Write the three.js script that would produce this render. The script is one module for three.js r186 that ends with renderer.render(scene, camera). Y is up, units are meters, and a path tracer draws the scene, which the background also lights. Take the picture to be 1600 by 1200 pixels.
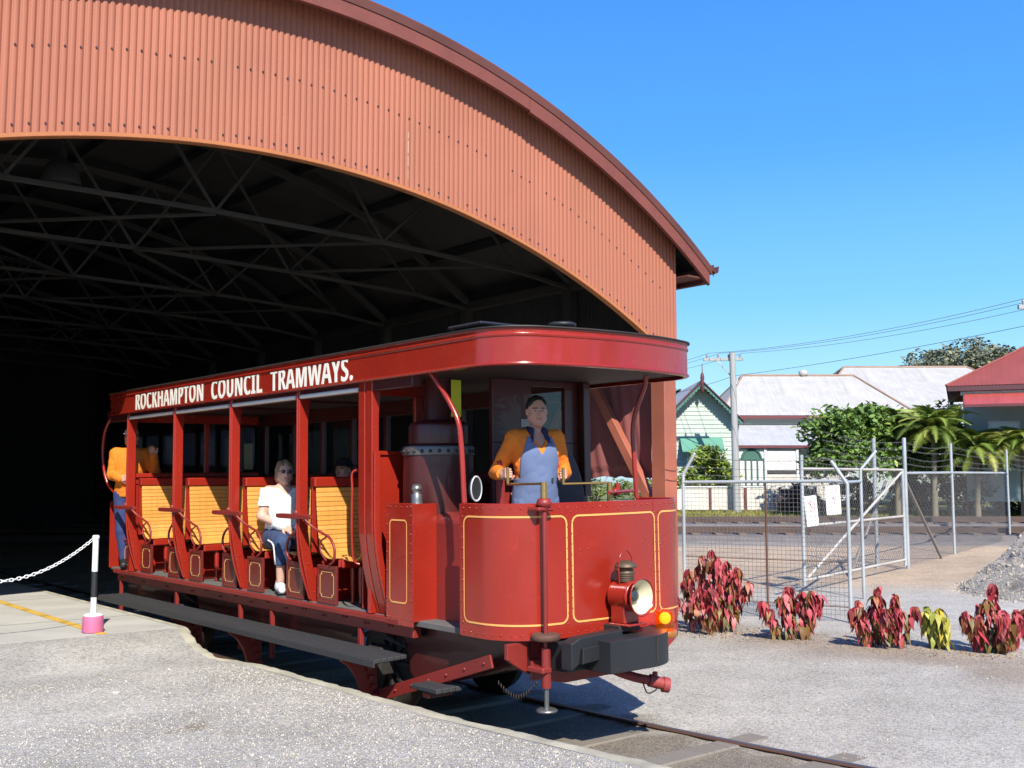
import * as THREE from 'three';
import { mergeGeometries, mergeVertices, toCreasedNormals } from 'three/addons/utils/BufferGeometryUtils.js';
import { FontLoader } from 'three/addons/loaders/FontLoader.js';
import { TextGeometry } from 'three/addons/geometries/TextGeometry.js';

// ---------- camera, sky, sun, exposure ----------
const scene = new THREE.Scene();
const EYE = new THREE.Vector3(-5.77, 1.75, 5.70);
const FWD = new THREE.Vector3(0.644, 0, -0.765).normalize();      // level view direction
const RGT = new THREE.Vector3(0.765, 0, 0.644).normalize();       // to the right of it: the far railway and street run this way
const camera = new THREE.PerspectiveCamera(2 * Math.atan(600 / 1650) * 180 / Math.PI, 1024 / 768, 0.1, 900);
camera.position.copy(EYE);
camera.lookAt(EYE.x + FWD.x, EYE.y + 152 / 1650, EYE.z + FWD.z);
scene.add(camera);
const renderer = new THREE.WebGLRenderer({ antialias: true });
renderer.setSize(1024, 768);
renderer.toneMapping = THREE.LinearToneMapping;
renderer.toneMappingExposure = 1.6;
renderer.shadowMap.enabled = true;
const SUN = new THREE.Vector3(-0.5, 1, 1).normalize();
{
  const W = 512, H = 256, d = new Float32Array(W * H * 4);
  const stops = [[-0.4, .30, .33, .36], [-0.02, .40, .52, .62], [0.0, .52, .74, .84], [0.07, .39, .67, .83], [0.16, .19, .50, .84], [0.30, .085, .325, .85], [0.5, .045, .205, .72], [1.0, .03, .12, .52]];
  for (let j = 0; j < H; j++) for (let i = 0; i < W; i++) {
    const el = ((j + .5) / H - .5) * Math.PI, az = ((i + .5) / W - .5) * 2 * Math.PI;
    const s = Math.sin(el), dir = new THREE.Vector3(Math.cos(el) * Math.cos(az), s, Math.cos(el) * Math.sin(az));
    let k = 0; while (k < stops.length - 2 && s > stops[k + 1][0]) k++;
    const a = stops[k], b = stops[k + 1], t = Math.min(1, Math.max(0, (s - a[0]) / (b[0] - a[0])));
    const g = Math.max(0, dir.dot(SUN)), glow = s > 0 ? .25 * Math.pow(g, 8) + .5 * Math.pow(g, 60) : 0;
    for (let c = 0; c < 3; c++) d[(j * W + i) * 4 + c] = .88 * (a[c + 1] + (b[c + 1] - a[c + 1]) * t + glow * [1, .97, .9][c]);
    d[(j * W + i) * 4 + 3] = 1;
  }
  const t = new THREE.DataTexture(d, W, H, THREE.RGBAFormat, THREE.FloatType);
  t.mapping = THREE.EquirectangularReflectionMapping; t.magFilter = t.minFilter = THREE.LinearFilter; t.wrapS = THREE.RepeatWrapping; t.needsUpdate = true;
  scene.background = t; scene.environment = t;
}
const sun = new THREE.DirectionalLight(new THREE.Color(1, .955, .87), 4.7);
sun.position.copy(SUN).multiplyScalar(60); sun.castShadow = true; sun.shadow.radius = 1;
sun.shadow.mapSize.set(4096, 4096);
Object.assign(sun.shadow.camera, { left: -45, right: 45, top: 45, bottom: -45, near: 1, far: 160 });
scene.add(sun, sun.target);

// ---------- helpers ----------
const V = (x, y, z) => new THREE.Vector3(x, y, z);
function rng(seed) { let a = seed >>> 0; return () => { a = a + 0x6D2B79F5 | 0; let t = Math.imul(a ^ a >>> 15, 1 | a); t = t + Math.imul(t ^ t >>> 7, 61 | t) ^ t; return ((t ^ t >>> 14) >>> 0) / 4294967296; }; }
const far = (u, v) => [EYE.x + RGT.x * u + FWD.x * v, EYE.z + RGT.z * u + FWD.z * v];   // street frame: u along the railway, v across it
const names = {};
function numbered(n) { const k = names[n] = (names[n] ?? -1) + 1; return k ? n + '_' + String(k).padStart(3, '0') : n; }
function flat(g) { const r = g.index ? g.toNonIndexed() : g; for (const k of Object.keys(r.attributes)) if (!['position', 'normal', 'uv', 'color'].includes(k)) r.deleteAttribute(k); return r; }
function boxUV(g) {          // uv in metres, by the main direction of each face
  g = flat(g); const p = g.attributes.position, n = p.count, uv = new Float32Array(n * 2), a = V(), b = V(), c = V();
  for (let i = 0; i < n; i += 3) {
    a.fromBufferAttribute(p, i); b.fromBufferAttribute(p, i + 1).sub(a); c.fromBufferAttribute(p, i + 2).sub(a); b.cross(c);
    const X = Math.abs(b.x), Y = Math.abs(b.y), Z = Math.abs(b.z);
    for (let k = 0; k < 3; k++) {
      const x = p.getX(i + k), y = p.getY(i + k), z = p.getZ(i + k);
      uv[(i + k) * 2] = X > Y && X > Z ? z : x; uv[(i + k) * 2 + 1] = Y >= X && Y >= Z ? z : y;
    }
  }
  g.setAttribute('uv', new THREE.BufferAttribute(uv, 2)); return g;
}
function merged(list) {
  list = [].concat(list).map(flat);
  const col = list.some(g => g.attributes.color);
  for (const g of list) { if (!g.attributes.uv) g.setAttribute('uv', new THREE.BufferAttribute(new Float32Array(g.attributes.position.count * 2), 2)); if (!g.attributes.normal) g.computeVertexNormals(); if (col && !g.attributes.color) g.setAttribute('color', new THREE.BufferAttribute(new Float32Array(g.attributes.position.count * 3).fill(1), 3)); }
  return list.length > 1 ? mergeGeometries(list) : list[0];
}
function mesh(name, geo, mat, parent, opt = {}) {
  const g = Array.isArray(geo) ? merged(geo) : geo;
  const m = new THREE.Mesh(opt.uv === 'keep' ? g : boxUV(g), mat);
  m.castShadow = m.receiveShadow = true;
  m.name = parent ? name : numbered(name);
  (parent || scene).add(m);
  if (opt.kind) m.userData.kind = opt.kind;
  if (opt.label) m.userData.label = opt.label;
  return m;
}
function thing(name, label, category, pos = [0, 0, 0], turn = 0, group) {
  const o = new THREE.Group(); o.name = numbered(name); scene.add(o);
  o.position.set(...pos); o.rotation.y = turn; o.userData = { label, category };
  if (group) o.userData.group = group;
  return o;
}
function tag(o, label, category, group) { o.userData.label = label; o.userData.category = category; if (group) o.userData.group = group; return o; }
function structure(name, geo, mat, opt = {}) { const m = mesh(name, geo, mat, null, opt); m.userData.kind = 'structure'; return m; }
// chamfered box between two corners
function bx(x0, x1, y0, y1, z0, z1, c = .004) {
  c = Math.min(c, (x1 - x0) * .45, (y1 - y0) * .45, (z1 - z0) * .45);
  const pos = []; const lo = [x0, y0, z0], hi = [x1, y1, z1];
  const pt = (sx, sy, sz, ax) => { const s = [sx, sy, sz]; return [0, 1, 2].map(i => s[i] > 0 ? hi[i] - (i === ax ? 0 : c) : lo[i] + (i === ax ? 0 : c)); };
  const ctr = [(x0 + x1) / 2, (y0 + y1) / 2, (z0 + z1) / 2];
  const tri = (a, b, d) => {
    const u = [0, 1, 2].map(i => b[i] - a[i]), w = [0, 1, 2].map(i => d[i] - a[i]);
    const n = [u[1] * w[2] - u[2] * w[1], u[2] * w[0] - u[0] * w[2], u[0] * w[1] - u[1] * w[0]];
    const m = [0, 1, 2].map(i => (a[i] + b[i] + d[i]) / 3 - ctr[i]);
    if (n[0] * m[0] + n[1] * m[1] + n[2] * m[2] < 0) pos.push(...a, ...d, ...b); else pos.push(...a, ...b, ...d);
  };
  const quad = (a, b, d, e) => { tri(a, b, d); tri(a, d, e); };
  for (let ax = 0; ax < 3; ax++) for (const s of [-1, 1]) {
    const o = [(ax + 1) % 3, (ax + 2) % 3], q = [[-1, -1], [1, -1], [1, 1], [-1, 1]].map(k => { const v = [0, 0, 0]; v[ax] = s; v[o[0]] = k[0]; v[o[1]] = k[1]; return pt(...v, ax); });
    quad(...q);
  }
  for (let ax = 0; ax < 3; ax++) { const p = (ax + 1) % 3, q = (ax + 2) % 3; for (const a of [-1, 1]) for (const b of [-1, 1]) { const v = [0, 0, 0], w = [0, 0, 0]; v[p] = w[p] = a; v[q] = w[q] = b; v[ax] = -1; w[ax] = 1; quad(pt(...v, p), pt(...w, p), pt(...w, q), pt(...v, q)); } }
  for (const a of [-1, 1]) for (const b of [-1, 1]) for (const d of [-1, 1]) tri(pt(a, b, d, 0), pt(a, b, d, 1), pt(a, b, d, 2));
  const g = new THREE.BufferGeometry(); g.setAttribute('position', new THREE.Float32BufferAttribute(pos, 3)); g.computeVertexNormals(); return g;
}
// one flat sheet of glass in the middle of a thin box
function pane(x0, x1, y0, y1, z0, z1) { const d = [x1 - x0, y1 - y0, z1 - z0], k = d.indexOf(Math.min(...d)), lo = [x0, y0, z0], hi = [x1, y1, z1]; lo[k] = hi[k] = (lo[k] + hi[k]) / 2; const [a, b] = [0, 1, 2].filter(i => i !== k); return grid(1, 1, (s, t) => { const p = lo.slice(); p[a] = lo[a] + (hi[a] - lo[a]) * s; p[b] = lo[b] + (hi[b] - lo[b]) * t; return p; }); }
// square bar between two points (w sideways, h the other way)
function beam(p, q, w, h, c = .003, up = V(0, 1, 0)) {
  const a = V(...p), b = V(...q), d = b.clone().sub(a), L = d.length(); d.normalize();
  let s = new THREE.Vector3().crossVectors(up, d); if (s.length() < .01) s = V(1, 0, 0); s.normalize(); const t = new THREE.Vector3().crossVectors(d, s);
  const g = bx(-w / 2, w / 2, -h / 2, h / 2, 0, L, c); g.applyMatrix4(new THREE.Matrix4().makeBasis(s, t, d).setPosition(a)); return g;
}
function rod(p, q, r0, r1 = r0, n = 10) {
  const a = V(...p), b = V(...q), d = b.clone().sub(a), L = d.length();
  const g = new THREE.CylinderGeometry(r1, r0, L, n, 1); g.translate(0, L / 2, 0);
  g.applyQuaternion(new THREE.Quaternion().setFromUnitVectors(V(0, 1, 0), d.normalize())); g.translate(a.x, a.y, a.z); return g;
}
function tube(pts, r, n = 8, seg, closed = false) { return new THREE.TubeGeometry(new THREE.CatmullRomCurve3(pts.map(p => V(...p)), closed, 'centripetal'), seg ?? pts.length * 6, r, n, closed); }
function lathe(prof, n = 24) { return new THREE.LatheGeometry(prof.map(p => new THREE.Vector2(...p)), n); }
function at(g, x, y, z, rx = 0, ry = 0, rz = 0) { g.applyMatrix4(new THREE.Matrix4().makeRotationFromEuler(new THREE.Euler(rx, ry, rz))); g.translate(x, y, z); return g; }
function prism(pts, depth, bevel = 0) { const s = new THREE.Shape(pts.map(p => new THREE.Vector2(...p))); return new THREE.ExtrudeGeometry(s, { depth, bevelEnabled: bevel > 0, bevelSize: bevel, bevelThickness: bevel, bevelSegments: 1, curveSegments: 12 }); }
function grid(nx, ny, fn) {           // fn(i/nx, j/ny) -> [x,y,z]; smooth indexed sheet
  const pos = [], idx = [], uv = [];
  for (let j = 0; j <= ny; j++) for (let i = 0; i <= nx; i++) { pos.push(...fn(i / nx, j / ny, i, j)); uv.push(i / nx, j / ny); }
  for (let j = 0; j < ny; j++) for (let i = 0; i < nx; i++) { const a = j * (nx + 1) + i, b = a + 1, c = a + nx + 1, d = c + 1; idx.push(a, b, d, a, d, c); }
  const g = new THREE.BufferGeometry(); g.setAttribute('position', new THREE.Float32BufferAttribute(pos, 3)); g.setAttribute('uv', new THREE.Float32BufferAttribute(uv, 2)); g.setIndex(idx); g.computeVertexNormals(); return g;
}
// ---------- value noise and computed textures ----------
function hash2(x, y, s) { let h = Math.imul(x, 374761393) + Math.imul(y, 668265263) + Math.imul(s, 982451653); h = Math.imul(h ^ h >>> 13, 1274126177); return ((h ^ h >>> 16) >>> 0) / 4294967296; }
function vnoise(x, y, s, per = 0) { const xi = Math.floor(x), yi = Math.floor(y), fx = x - xi, fy = y - yi, w = (a) => per ? ((a % per) + per) % per : a; const u = fx * fx * (3 - 2 * fx), v = fy * fy * (3 - 2 * fy); const A = hash2(w(xi), w(yi), s), B = hash2(w(xi + 1), w(yi), s), C = hash2(w(xi), w(yi + 1), s), D = hash2(w(xi + 1), w(yi + 1), s); return A + (B - A) * u + (C - A) * v + (A - B - C + D) * u * v; }
function fbm(x, y, s, per, oct = 4) { let a = 0, k = .5, t = 0; for (let o = 0; o < oct; o++) { a += k * vnoise(x, y, s + o, per); t += k; k *= .5; x *= 2; y *= 2; per *= 2; } return a / t; }
const enc = v => Math.round(255 * Math.pow(Math.min(1, Math.max(0, v)), 1 / 2.2));
function texture(size, metres, fn, data = false) {   // fn(u,v 0..1) -> [r,g,b] linear (or one height value)
  const d = new Uint8Array(size * size * 4);
  for (let j = 0; j < size; j++) for (let i = 0; i < size; i++) { let c = fn((i + .5) / size, (j + .5) / size); if (typeof c === 'number') c = [c, c, c]; const o = (j * size + i) * 4; for (let k = 0; k < 3; k++) d[o + k] = data ? Math.round(255 * Math.min(1, Math.max(0, c[k]))) : enc(c[k]); d[o + 3] = 255; }
  const t = new THREE.DataTexture(d, size, size); t.wrapS = t.wrapT = THREE.RepeatWrapping; t.magFilter = THREE.LinearFilter; t.minFilter = THREE.LinearMipmapLinearFilter; t.generateMipmaps = true;
  if (!data) t.colorSpace = THREE.SRGBColorSpace; t.repeat.set(1 / metres, 1 / metres); t.needsUpdate = true; return t;
}
// a multiplying mottle around 1: fine grain, patches and flecks
function mottle(seed, metres, grain, patch, fleck = 0, fleckColor = [1, 1, 1], size = 512) {
  return texture(size, metres, (u, v) => {
    const p = fbm(u * 4, v * 4, seed, 4, 5) - .5, g = hash2(u * size | 0, v * size | 0, seed + 9) - .5, q = fbm(u * 48, v * 48, seed + 20, 48, 2);
    const k = .86 * (1 + patch * 2 * p + grain * g); const f = fleck && q > 1 - fleck ? 1 : 0;
    return [0, 1, 2].map(c => f ? .86 * fleckColor[c] : k);
  });
}
const lin = (r, g, b) => new THREE.Color().setRGB(r, g, b);
function mat(rgb, rough = .7, opt = {}) { const P = opt.clearcoat || opt.transmission || opt.sheen || opt.ior ? THREE.MeshPhysicalMaterial : THREE.MeshStandardMaterial; return new P({ color: lin(...rgb), roughness: rough, side: THREE.DoubleSide, ...opt }); }
const tGrain = mottle(3, 1.1, .10, .10), tPatch = mottle(5, 2.3, .10, .28), tPaint = mottle(8, 1.7, .06, .13, .14, [1.5, 1.5, 1.5]), tFleck = mottle(12, 1.3, .08, .2, .27, [3, 2.6, 2.4]);
const bGrain = texture(512, .35, (u, v) => .5 * hash2(u * 512 | 0, v * 512 | 0, 4) + .5 * fbm(u * 24, v * 24, 6, 24, 3), true);
const rOrange = texture(256, .9, (u, v) => .72 + .7 * (fbm(u * 6, v * 6, 31, 6, 5) - .5), true);
const tWood = texture(512, 1, (u, v) => { const w = fbm(u * 40, v * 3, 41, 0, 4), k = .78 + .3 * (w - .3) + .1 * (hash2(u * 512 | 0, v * 64 | 0, 5) - .5); return [k, k, k]; });
const M = {
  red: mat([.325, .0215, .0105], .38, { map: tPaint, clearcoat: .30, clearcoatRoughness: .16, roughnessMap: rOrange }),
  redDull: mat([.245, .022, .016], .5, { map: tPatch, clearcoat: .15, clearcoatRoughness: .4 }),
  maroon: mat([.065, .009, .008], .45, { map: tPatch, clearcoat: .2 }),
  panel: mat([.16, .014, .010], .4, { map: tPaint, clearcoat: .4, clearcoatRoughness: .2 }),
  gold: mat([.78, .36, .10], .45),
  goldFine: mat([.62, .34, .12], .5),
  slat: mat([.78, .36, .08], .38, { map: tWood, clearcoat: .35, clearcoatRoughness: .25 }),
  cream: mat([.84, .80, .68], .5),
  white: mat([.80, .80, .78], .5, { map: tPaint }),
  black: mat([.018, .019, .021], .55, { map: tPatch }),
  blackWood: mat([.035, .035, .036], .7, { map: tWood, bumpMap: bGrain, bumpScale: .0012 }),
  steel: mat([.30, .29, .27], .4, { metalness: .8, map: tPatch }),
  iron: mat([.05, .042, .036], .6, { metalness: .4, map: tPatch }),
  rust: mat([.13, .062, .04], .75, { map: tPatch, metalness: .2 }),
  brass: mat([.55, .34, .12], .35, { metalness: .9, map: tPatch }),
  greyDeck: mat([.13, .12, .11], .85, { map: tPatch, bumpMap: bGrain, bumpScale: .001 }),
  salmon: mat([.40, .128, .068], .62, { map: mottle(61, 2.9, .06, .10) }),
  salmonTrim: mat([.50, .17, .055], .55, { map: tPaint }),
  barge: mat([.20, .052, .036], .7, { map: tFleck }),
  eave: mat([.13, .04, .03], .75, { map: tPatch }),
  postPaint: mat([.40, .12, .07], .65, { map: tPatch }),
  tarp: mat([.27, .082, .075], .8, { map: tPatch }),
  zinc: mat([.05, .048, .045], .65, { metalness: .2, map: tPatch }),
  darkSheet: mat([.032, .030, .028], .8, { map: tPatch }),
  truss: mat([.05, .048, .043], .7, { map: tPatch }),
  galv: mat([.46, .49, .50], .5, { metalness: .25, map: tPatch }),
  galvWire: mat([.17, .165, .16], .6, { metalness: .3 }),
  glassDark: new THREE.MeshPhysicalMaterial({ color: lin(.42, .45, .45), roughness: .03, transmission: 1, thickness: 0, ior: 1.52, side: THREE.DoubleSide }),
  glass: new THREE.MeshPhysicalMaterial({ color: lin(.9, .93, .92), roughness: .02, transmission: 1, thickness: 0, ior: 1.55, side: THREE.DoubleSide }),
};
// ---------- ground, platform, track ----------
const smooth = (a, b, x) => { const t = Math.min(1, Math.max(0, (x - a) / (b - a))); return t * t * (3 - 2 * t); };
const groundY = v => -.215 + .2 * smooth(20, 33, v) + .27 * smooth(31, 37.5, v) + .26 * smooth(37.5, 44, v);
{
  // fine stone chips: a cell texture, several sizes of stone
  const cells = (n, seed) => (u, v) => { const x = u * n, y = v * n, xi = Math.floor(x), yi = Math.floor(y); let b = 9, b2 = 9, id = 0; for (let a = -1; a < 2; a++) for (let c = -1; c < 2; c++) { const i = ((xi + a) % n + n) % n, j = ((yi + c) % n + n) % n; const px = xi + a + hash2(i, j, seed), py = yi + c + hash2(i, j, seed + 1), dd = (px - x) ** 2 + (py - y) ** 2; if (dd < b) { b2 = b; b = dd; id = hash2(i, j, seed + 2); } else if (dd < b2) b2 = dd; } return [Math.sqrt(b), Math.sqrt(b2), id]; };
  const c1 = cells(110, 71);
  M.chips = mat([.635, .595, .525], .92, { vertexColors: true, bumpScale: .010,
    map: texture(1024, 1.9, (u, v) => { const a = c1(u, v), e = Math.min(1, (a[1] - a[0]) * 3.2), tone = .55 + .62 * a[2]; const warm = hash2(a[2] * 9999 | 0, 3, 5); const k = tone * (.62 + .38 * e) * (.8 + .4 * fbm(u * 5, v * 5, 77, 5, 4)); return [k * (1 + .10 * (warm - .5)), k, k * (1 - .14 * (warm - .4))]; }),
    bumpMap: texture(1024, 1.9, (u, v) => { const a = c1(u, v); return Math.min(1, (a[1] - a[0]) * 1.6) * (.5 + .5 * a[2]); }, true) });
  const R = rng(2), pos = [], col = [], idx = [];
  const us = [], vs = []; for (let i = 0; i <= 150; i++) { const t = i / 75 - 1; us.push(4 + 12 * t + 188 * t * t * t); }
  for (let v = -60; v < 1; v += 6) vs.push(v); for (let v = 1; v < 16; v += .2) vs.push(v); for (let v = 16; v < 56; v += .35) vs.push(v); for (let v = 56; v < 460; v = v * 1.12) vs.push(v);
  const mixc = (a, b, t) => a.map((x, i) => x + (b[i] - x) * t);
  for (const v of vs) for (const u of us) {
    const [x, z] = far(u, v); let y = groundY(v);
    if (x < -1.7) y = Math.min(y, -.30); else if (x < .62 && z > -30 && z < 9) y -= .02;
    const n = fbm(u * .55 + 90, v * .55 + 90, 5, 0, 5), n2 = fbm(u * .13 + 40, v * .3 + 40, 6, 0, 4);
    y += (n - .5) * .03;
    // gravel, then pale sandy soil beyond the fence, ballast, grass verge
    let c = [.97, .95, .92].map(k => k * (.82 + .26 * n)); 
    const e = (n - .5) * 3 + (n2 - .5) * 4;
    c = mixc(c, [1.02, .80, .60].map(k => k * (.85 + .3 * n)), smooth(17.5, 20.5, v + e * .8));
    c = mixc(c, [.62, .58, .55].map(k => k * (.8 + .4 * n)), smooth(29.4, 30.2, v + e * .25));
    c = mixc(c, [.36, .40, .13].map(k => k * (.7 + .6 * n)), smooth(38.0, 38.7, v + e * .25));
    const dirt = Math.exp(-(((x - 5.4) / 1.0) ** 2)) * smooth(-5, -3.6, z) * (z < 2 ? 1 : 0) * smooth(.42, .6, n);
    c = mixc(c, [.62, .50, .40], dirt * .8);
    const trackDirt = x > -1.2 && x < .75 ? smooth(.30, .50, n) * .9 : 0; c = mixc(c, [.40, .34, .27], trackDirt);
    pos.push(x, y, z); col.push(...c);
  }
  const nx = us.length; for (let j = 0; j < vs.length - 1; j++) for (let i = 0; i < nx - 1; i++) { const a = j * nx + i; idx.push(a, a + 1, a + nx + 1, a, a + nx + 1, a + nx); }
  const g = new THREE.BufferGeometry(); g.setAttribute('position', new THREE.Float32BufferAttribute(pos, 3)); g.setAttribute('color', new THREE.Float32BufferAttribute(col, 3)); g.setIndex(idx); g.computeVertexNormals();
  structure('ground', g, M.chips);
}
// platform: a low chip-sealed deck beside the track, ramping up to a concrete slab that runs into the shed
const edgeX = z => { const k = [[-40, -1.2], [-4.95, -1.2], [-4.3, -1.36], [-3.7, -1.42], [-3.1, -1.27], [-1.5, -1.245], [-.4, -1.24], [1.5, -1.07], [3.5, -.72], [9, .9]]; for (let i = 0; i < k.length - 1; i++) if (z <= k[i + 1][0]) { const t = Math.max(0, (z - k[i][0]) / (k[i + 1][0] - k[i][0])); return k[i][1] + (k[i + 1][1] - k[i][1]) * t; } return .9; };
const deckY = z => .12 + .13 * smooth(-3.55, -4.95, z);
{
  const top = (x0f, x1f, zs, lift, colr) => { const nx = 44, pos = [], col = [], idx = []; for (const z of zs) for (let i = 0; i <= nx; i++) { const t = i / nx, x = x1f(z) + (x0f(z) - x1f(z)) * t * t; const n = fbm(x * .8 + 50, z * .8 + 50, 15, 0, 5), n2 = fbm(x * 5 + 50, z * 5 + 50, 25, 0, 3); pos.push(x, lift(x, z) + (n - .5) * .012, z); col.push(...colr(x, z, n, n2)); } const w = nx + 1; for (let j = 0; j < zs.length - 1; j++) for (let i = 0; i < nx; i++) { const a = j * w + i; idx.push(a, a + 1, a + w + 1, a, a + w + 1, a + w); } const g = new THREE.BufferGeometry(); g.setAttribute('position', new THREE.Float32BufferAttribute(pos, 3)); g.setAttribute('color', new THREE.Float32BufferAttribute(col, 3)); g.setIndex(idx); g.computeVertexNormals(); return g; };
  const zs = []; for (let z = -4.95; z < 12; z += .14) zs.push(z);
  const jag = z => .07 * (fbm(z * 7 + 60, 1.5, 44, 0, 4) - .5);
  const deck = structure('platform', top(z => -9, z => edgeX(z) - .035 - .06 * (fbm(z * 3 + 70, 4.5, 46, 0, 3)), zs, (x, z) => deckY(z), (x, z, n, n2) => { const k = .82 + .22 * (n - .5); const stain = Math.exp(-(((x + 2.75) / .16) ** 2 + ((z + 1.0) / .35) ** 2)) * smooth(.42, .62, n2), pale = smooth(.62, .75, n) * .08; return [k - stain * .4 + pale, k - stain * .48 + pale, k - stain * .6 + pale * .8]; }), M.chips);
  M.coping = mat([.50, .46, .34], .9, { map: mottle(90, .8, .22, .4), bumpMap: bGrain, bumpScale: .004 });
  M.concrete = mat([.50, .48, .42], .85, { map: mottle(93, 1.9, .10, .22), bumpMap: bGrain, bumpScale: .0015 });
  // worn cream edge of the deck, and its face down to the track
  const nz = 420, zz = j => -4.95 + 15 * j / nz;
  mesh('edge_strip', grid(5, nz, (t, s, i, j) => { const z = zz(j); const P = [[-.12, .0005], [-.05, .005], [-.015, .003], [.0, -.012], [.005, -.2], [.005, -.5]][i]; return [edgeX(z) + P[0] + (i > 1 ? jag(z) : 0), deckY(z) + P[1], z]; }), M.coping, deck);
  const slab = structure('slab', bx(-9, -1.2, -.35, .25, -40, -4.952, .012), M.concrete);
  M.yellow = mat([.62, .38, .06], .8, { map: mottle(95, .7, .2, .5) });
  mesh('painted_line', bx(-2.09, -1.99, .252, .2545, -20, -4.98, 0), M.yellow, slab);
  mesh('slab_edge_line', bx(-1.27, -1.203, .252, .2545, -30, -4.96, 0), M.coping, slab);
  for (const z of [-6.3, -8.7, -11.1]) mesh('joint', bx(-8.9, -1.28, .2505, .2515, z - .006, z + .006, 0), mat([.12, .11, .1], .9), slab);
  // loose chips lying on the deck and on the gravel across the track
  const R = rng(77), ico = new THREE.IcosahedronGeometry(1, 0), N = 60000, im = new THREE.InstancedMesh(ico, mat([.44, .41, .36], .9), N), m4 = new THREE.Matrix4(), q = new THREE.Quaternion(), cc = new THREE.Color();
  for (let i = 0; i < N; i++) {
    let x, y, z; if (i < 44000) { z = -3.4 + 6.4 * R(); x = edgeX(z) - .17 - 4.2 * Math.pow(R(), 1.2); y = deckY(z); } else { const u = 0 + 8 * R(), v = 6 + 11 * R(); [x, z] = far(u, v); if (x < 1.0) x = 1.0 + 3 * R(); y = groundY(v) + .002; }
    const s = .0025 + .0045 * R() * R() + (R() > .997 ? .006 : 0); q.setFromEuler(new THREE.Euler(R() * 6, R() * 6, R() * 6));
    im.setMatrixAt(i, m4.compose(V(x, y + s * .3, z), q, V(s * 1.3, s * .8, s))); const t = .45 + .95 * R(); im.setColorAt(i, cc.setRGB(t, t * (.93 + .1 * R()), t * (.84 + .16 * R())));
  }
  im.name = 'loose_chips'; im.castShadow = im.receiveShadow = true; im.userData = { kind: 'stuff', label: 'loose stone chips scattered over the platform and the gravel yard', category: 'gravel' }; scene.add(im);
}
// tram track, bending a little to the right ahead of the tram
const bend = z => z < -2.5 ? 0 : .0155 * (z + 2.5) ** 2;
{
  const tr = thing('track', 'x', 'x'); tr.userData = { kind: 'structure' };
  M.railTop = mat([.16, .12, .10], .45, { metalness: .6, map: tPatch });
  for (const side of [-.515, .595]) {
    const prof = [[-.03, 0], [.03, 0], [.034, -.012], [.012, -.03], [.01, -.09], [.055, -.105], [.055, -.115], [-.055, -.115], [-.055, -.105], [-.01, -.09], [-.012, -.03], [-.034, -.012], [-.03, 0]];
    const n = 80; mesh('rail', toCreasedNormals(grid(prof.length - 1, n, (s, t, i, j) => { const z = -32 + 41 * j / n; return [side + bend(z) + prof[i][0], -.19 + prof[i][1], z]; }), .6), M.rust, tr);
    mesh('rail_head', grid(1, n, (s, t) => { const z = -32 + 41 * t; return [side + bend(z) - .024 + .048 * s, -.1885, z]; }), M.railTop, tr);
  }
  M.sleeper = mat([.24, .205, .16], .9, { map: tWood, bumpMap: bGrain, bumpScale: .003 });
  const R = rng(9); for (let z = -30; z < 6; z += .78) { const o = bend(z) + (R() - .5) * .05; mesh('sleeper', bx(-.98 + o, .93 + o + .06 * R(), -.33, -.222 + .03 * R(), z, z + .2 + .02 * R(), .012), M.sleeper, tr); }
}
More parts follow.
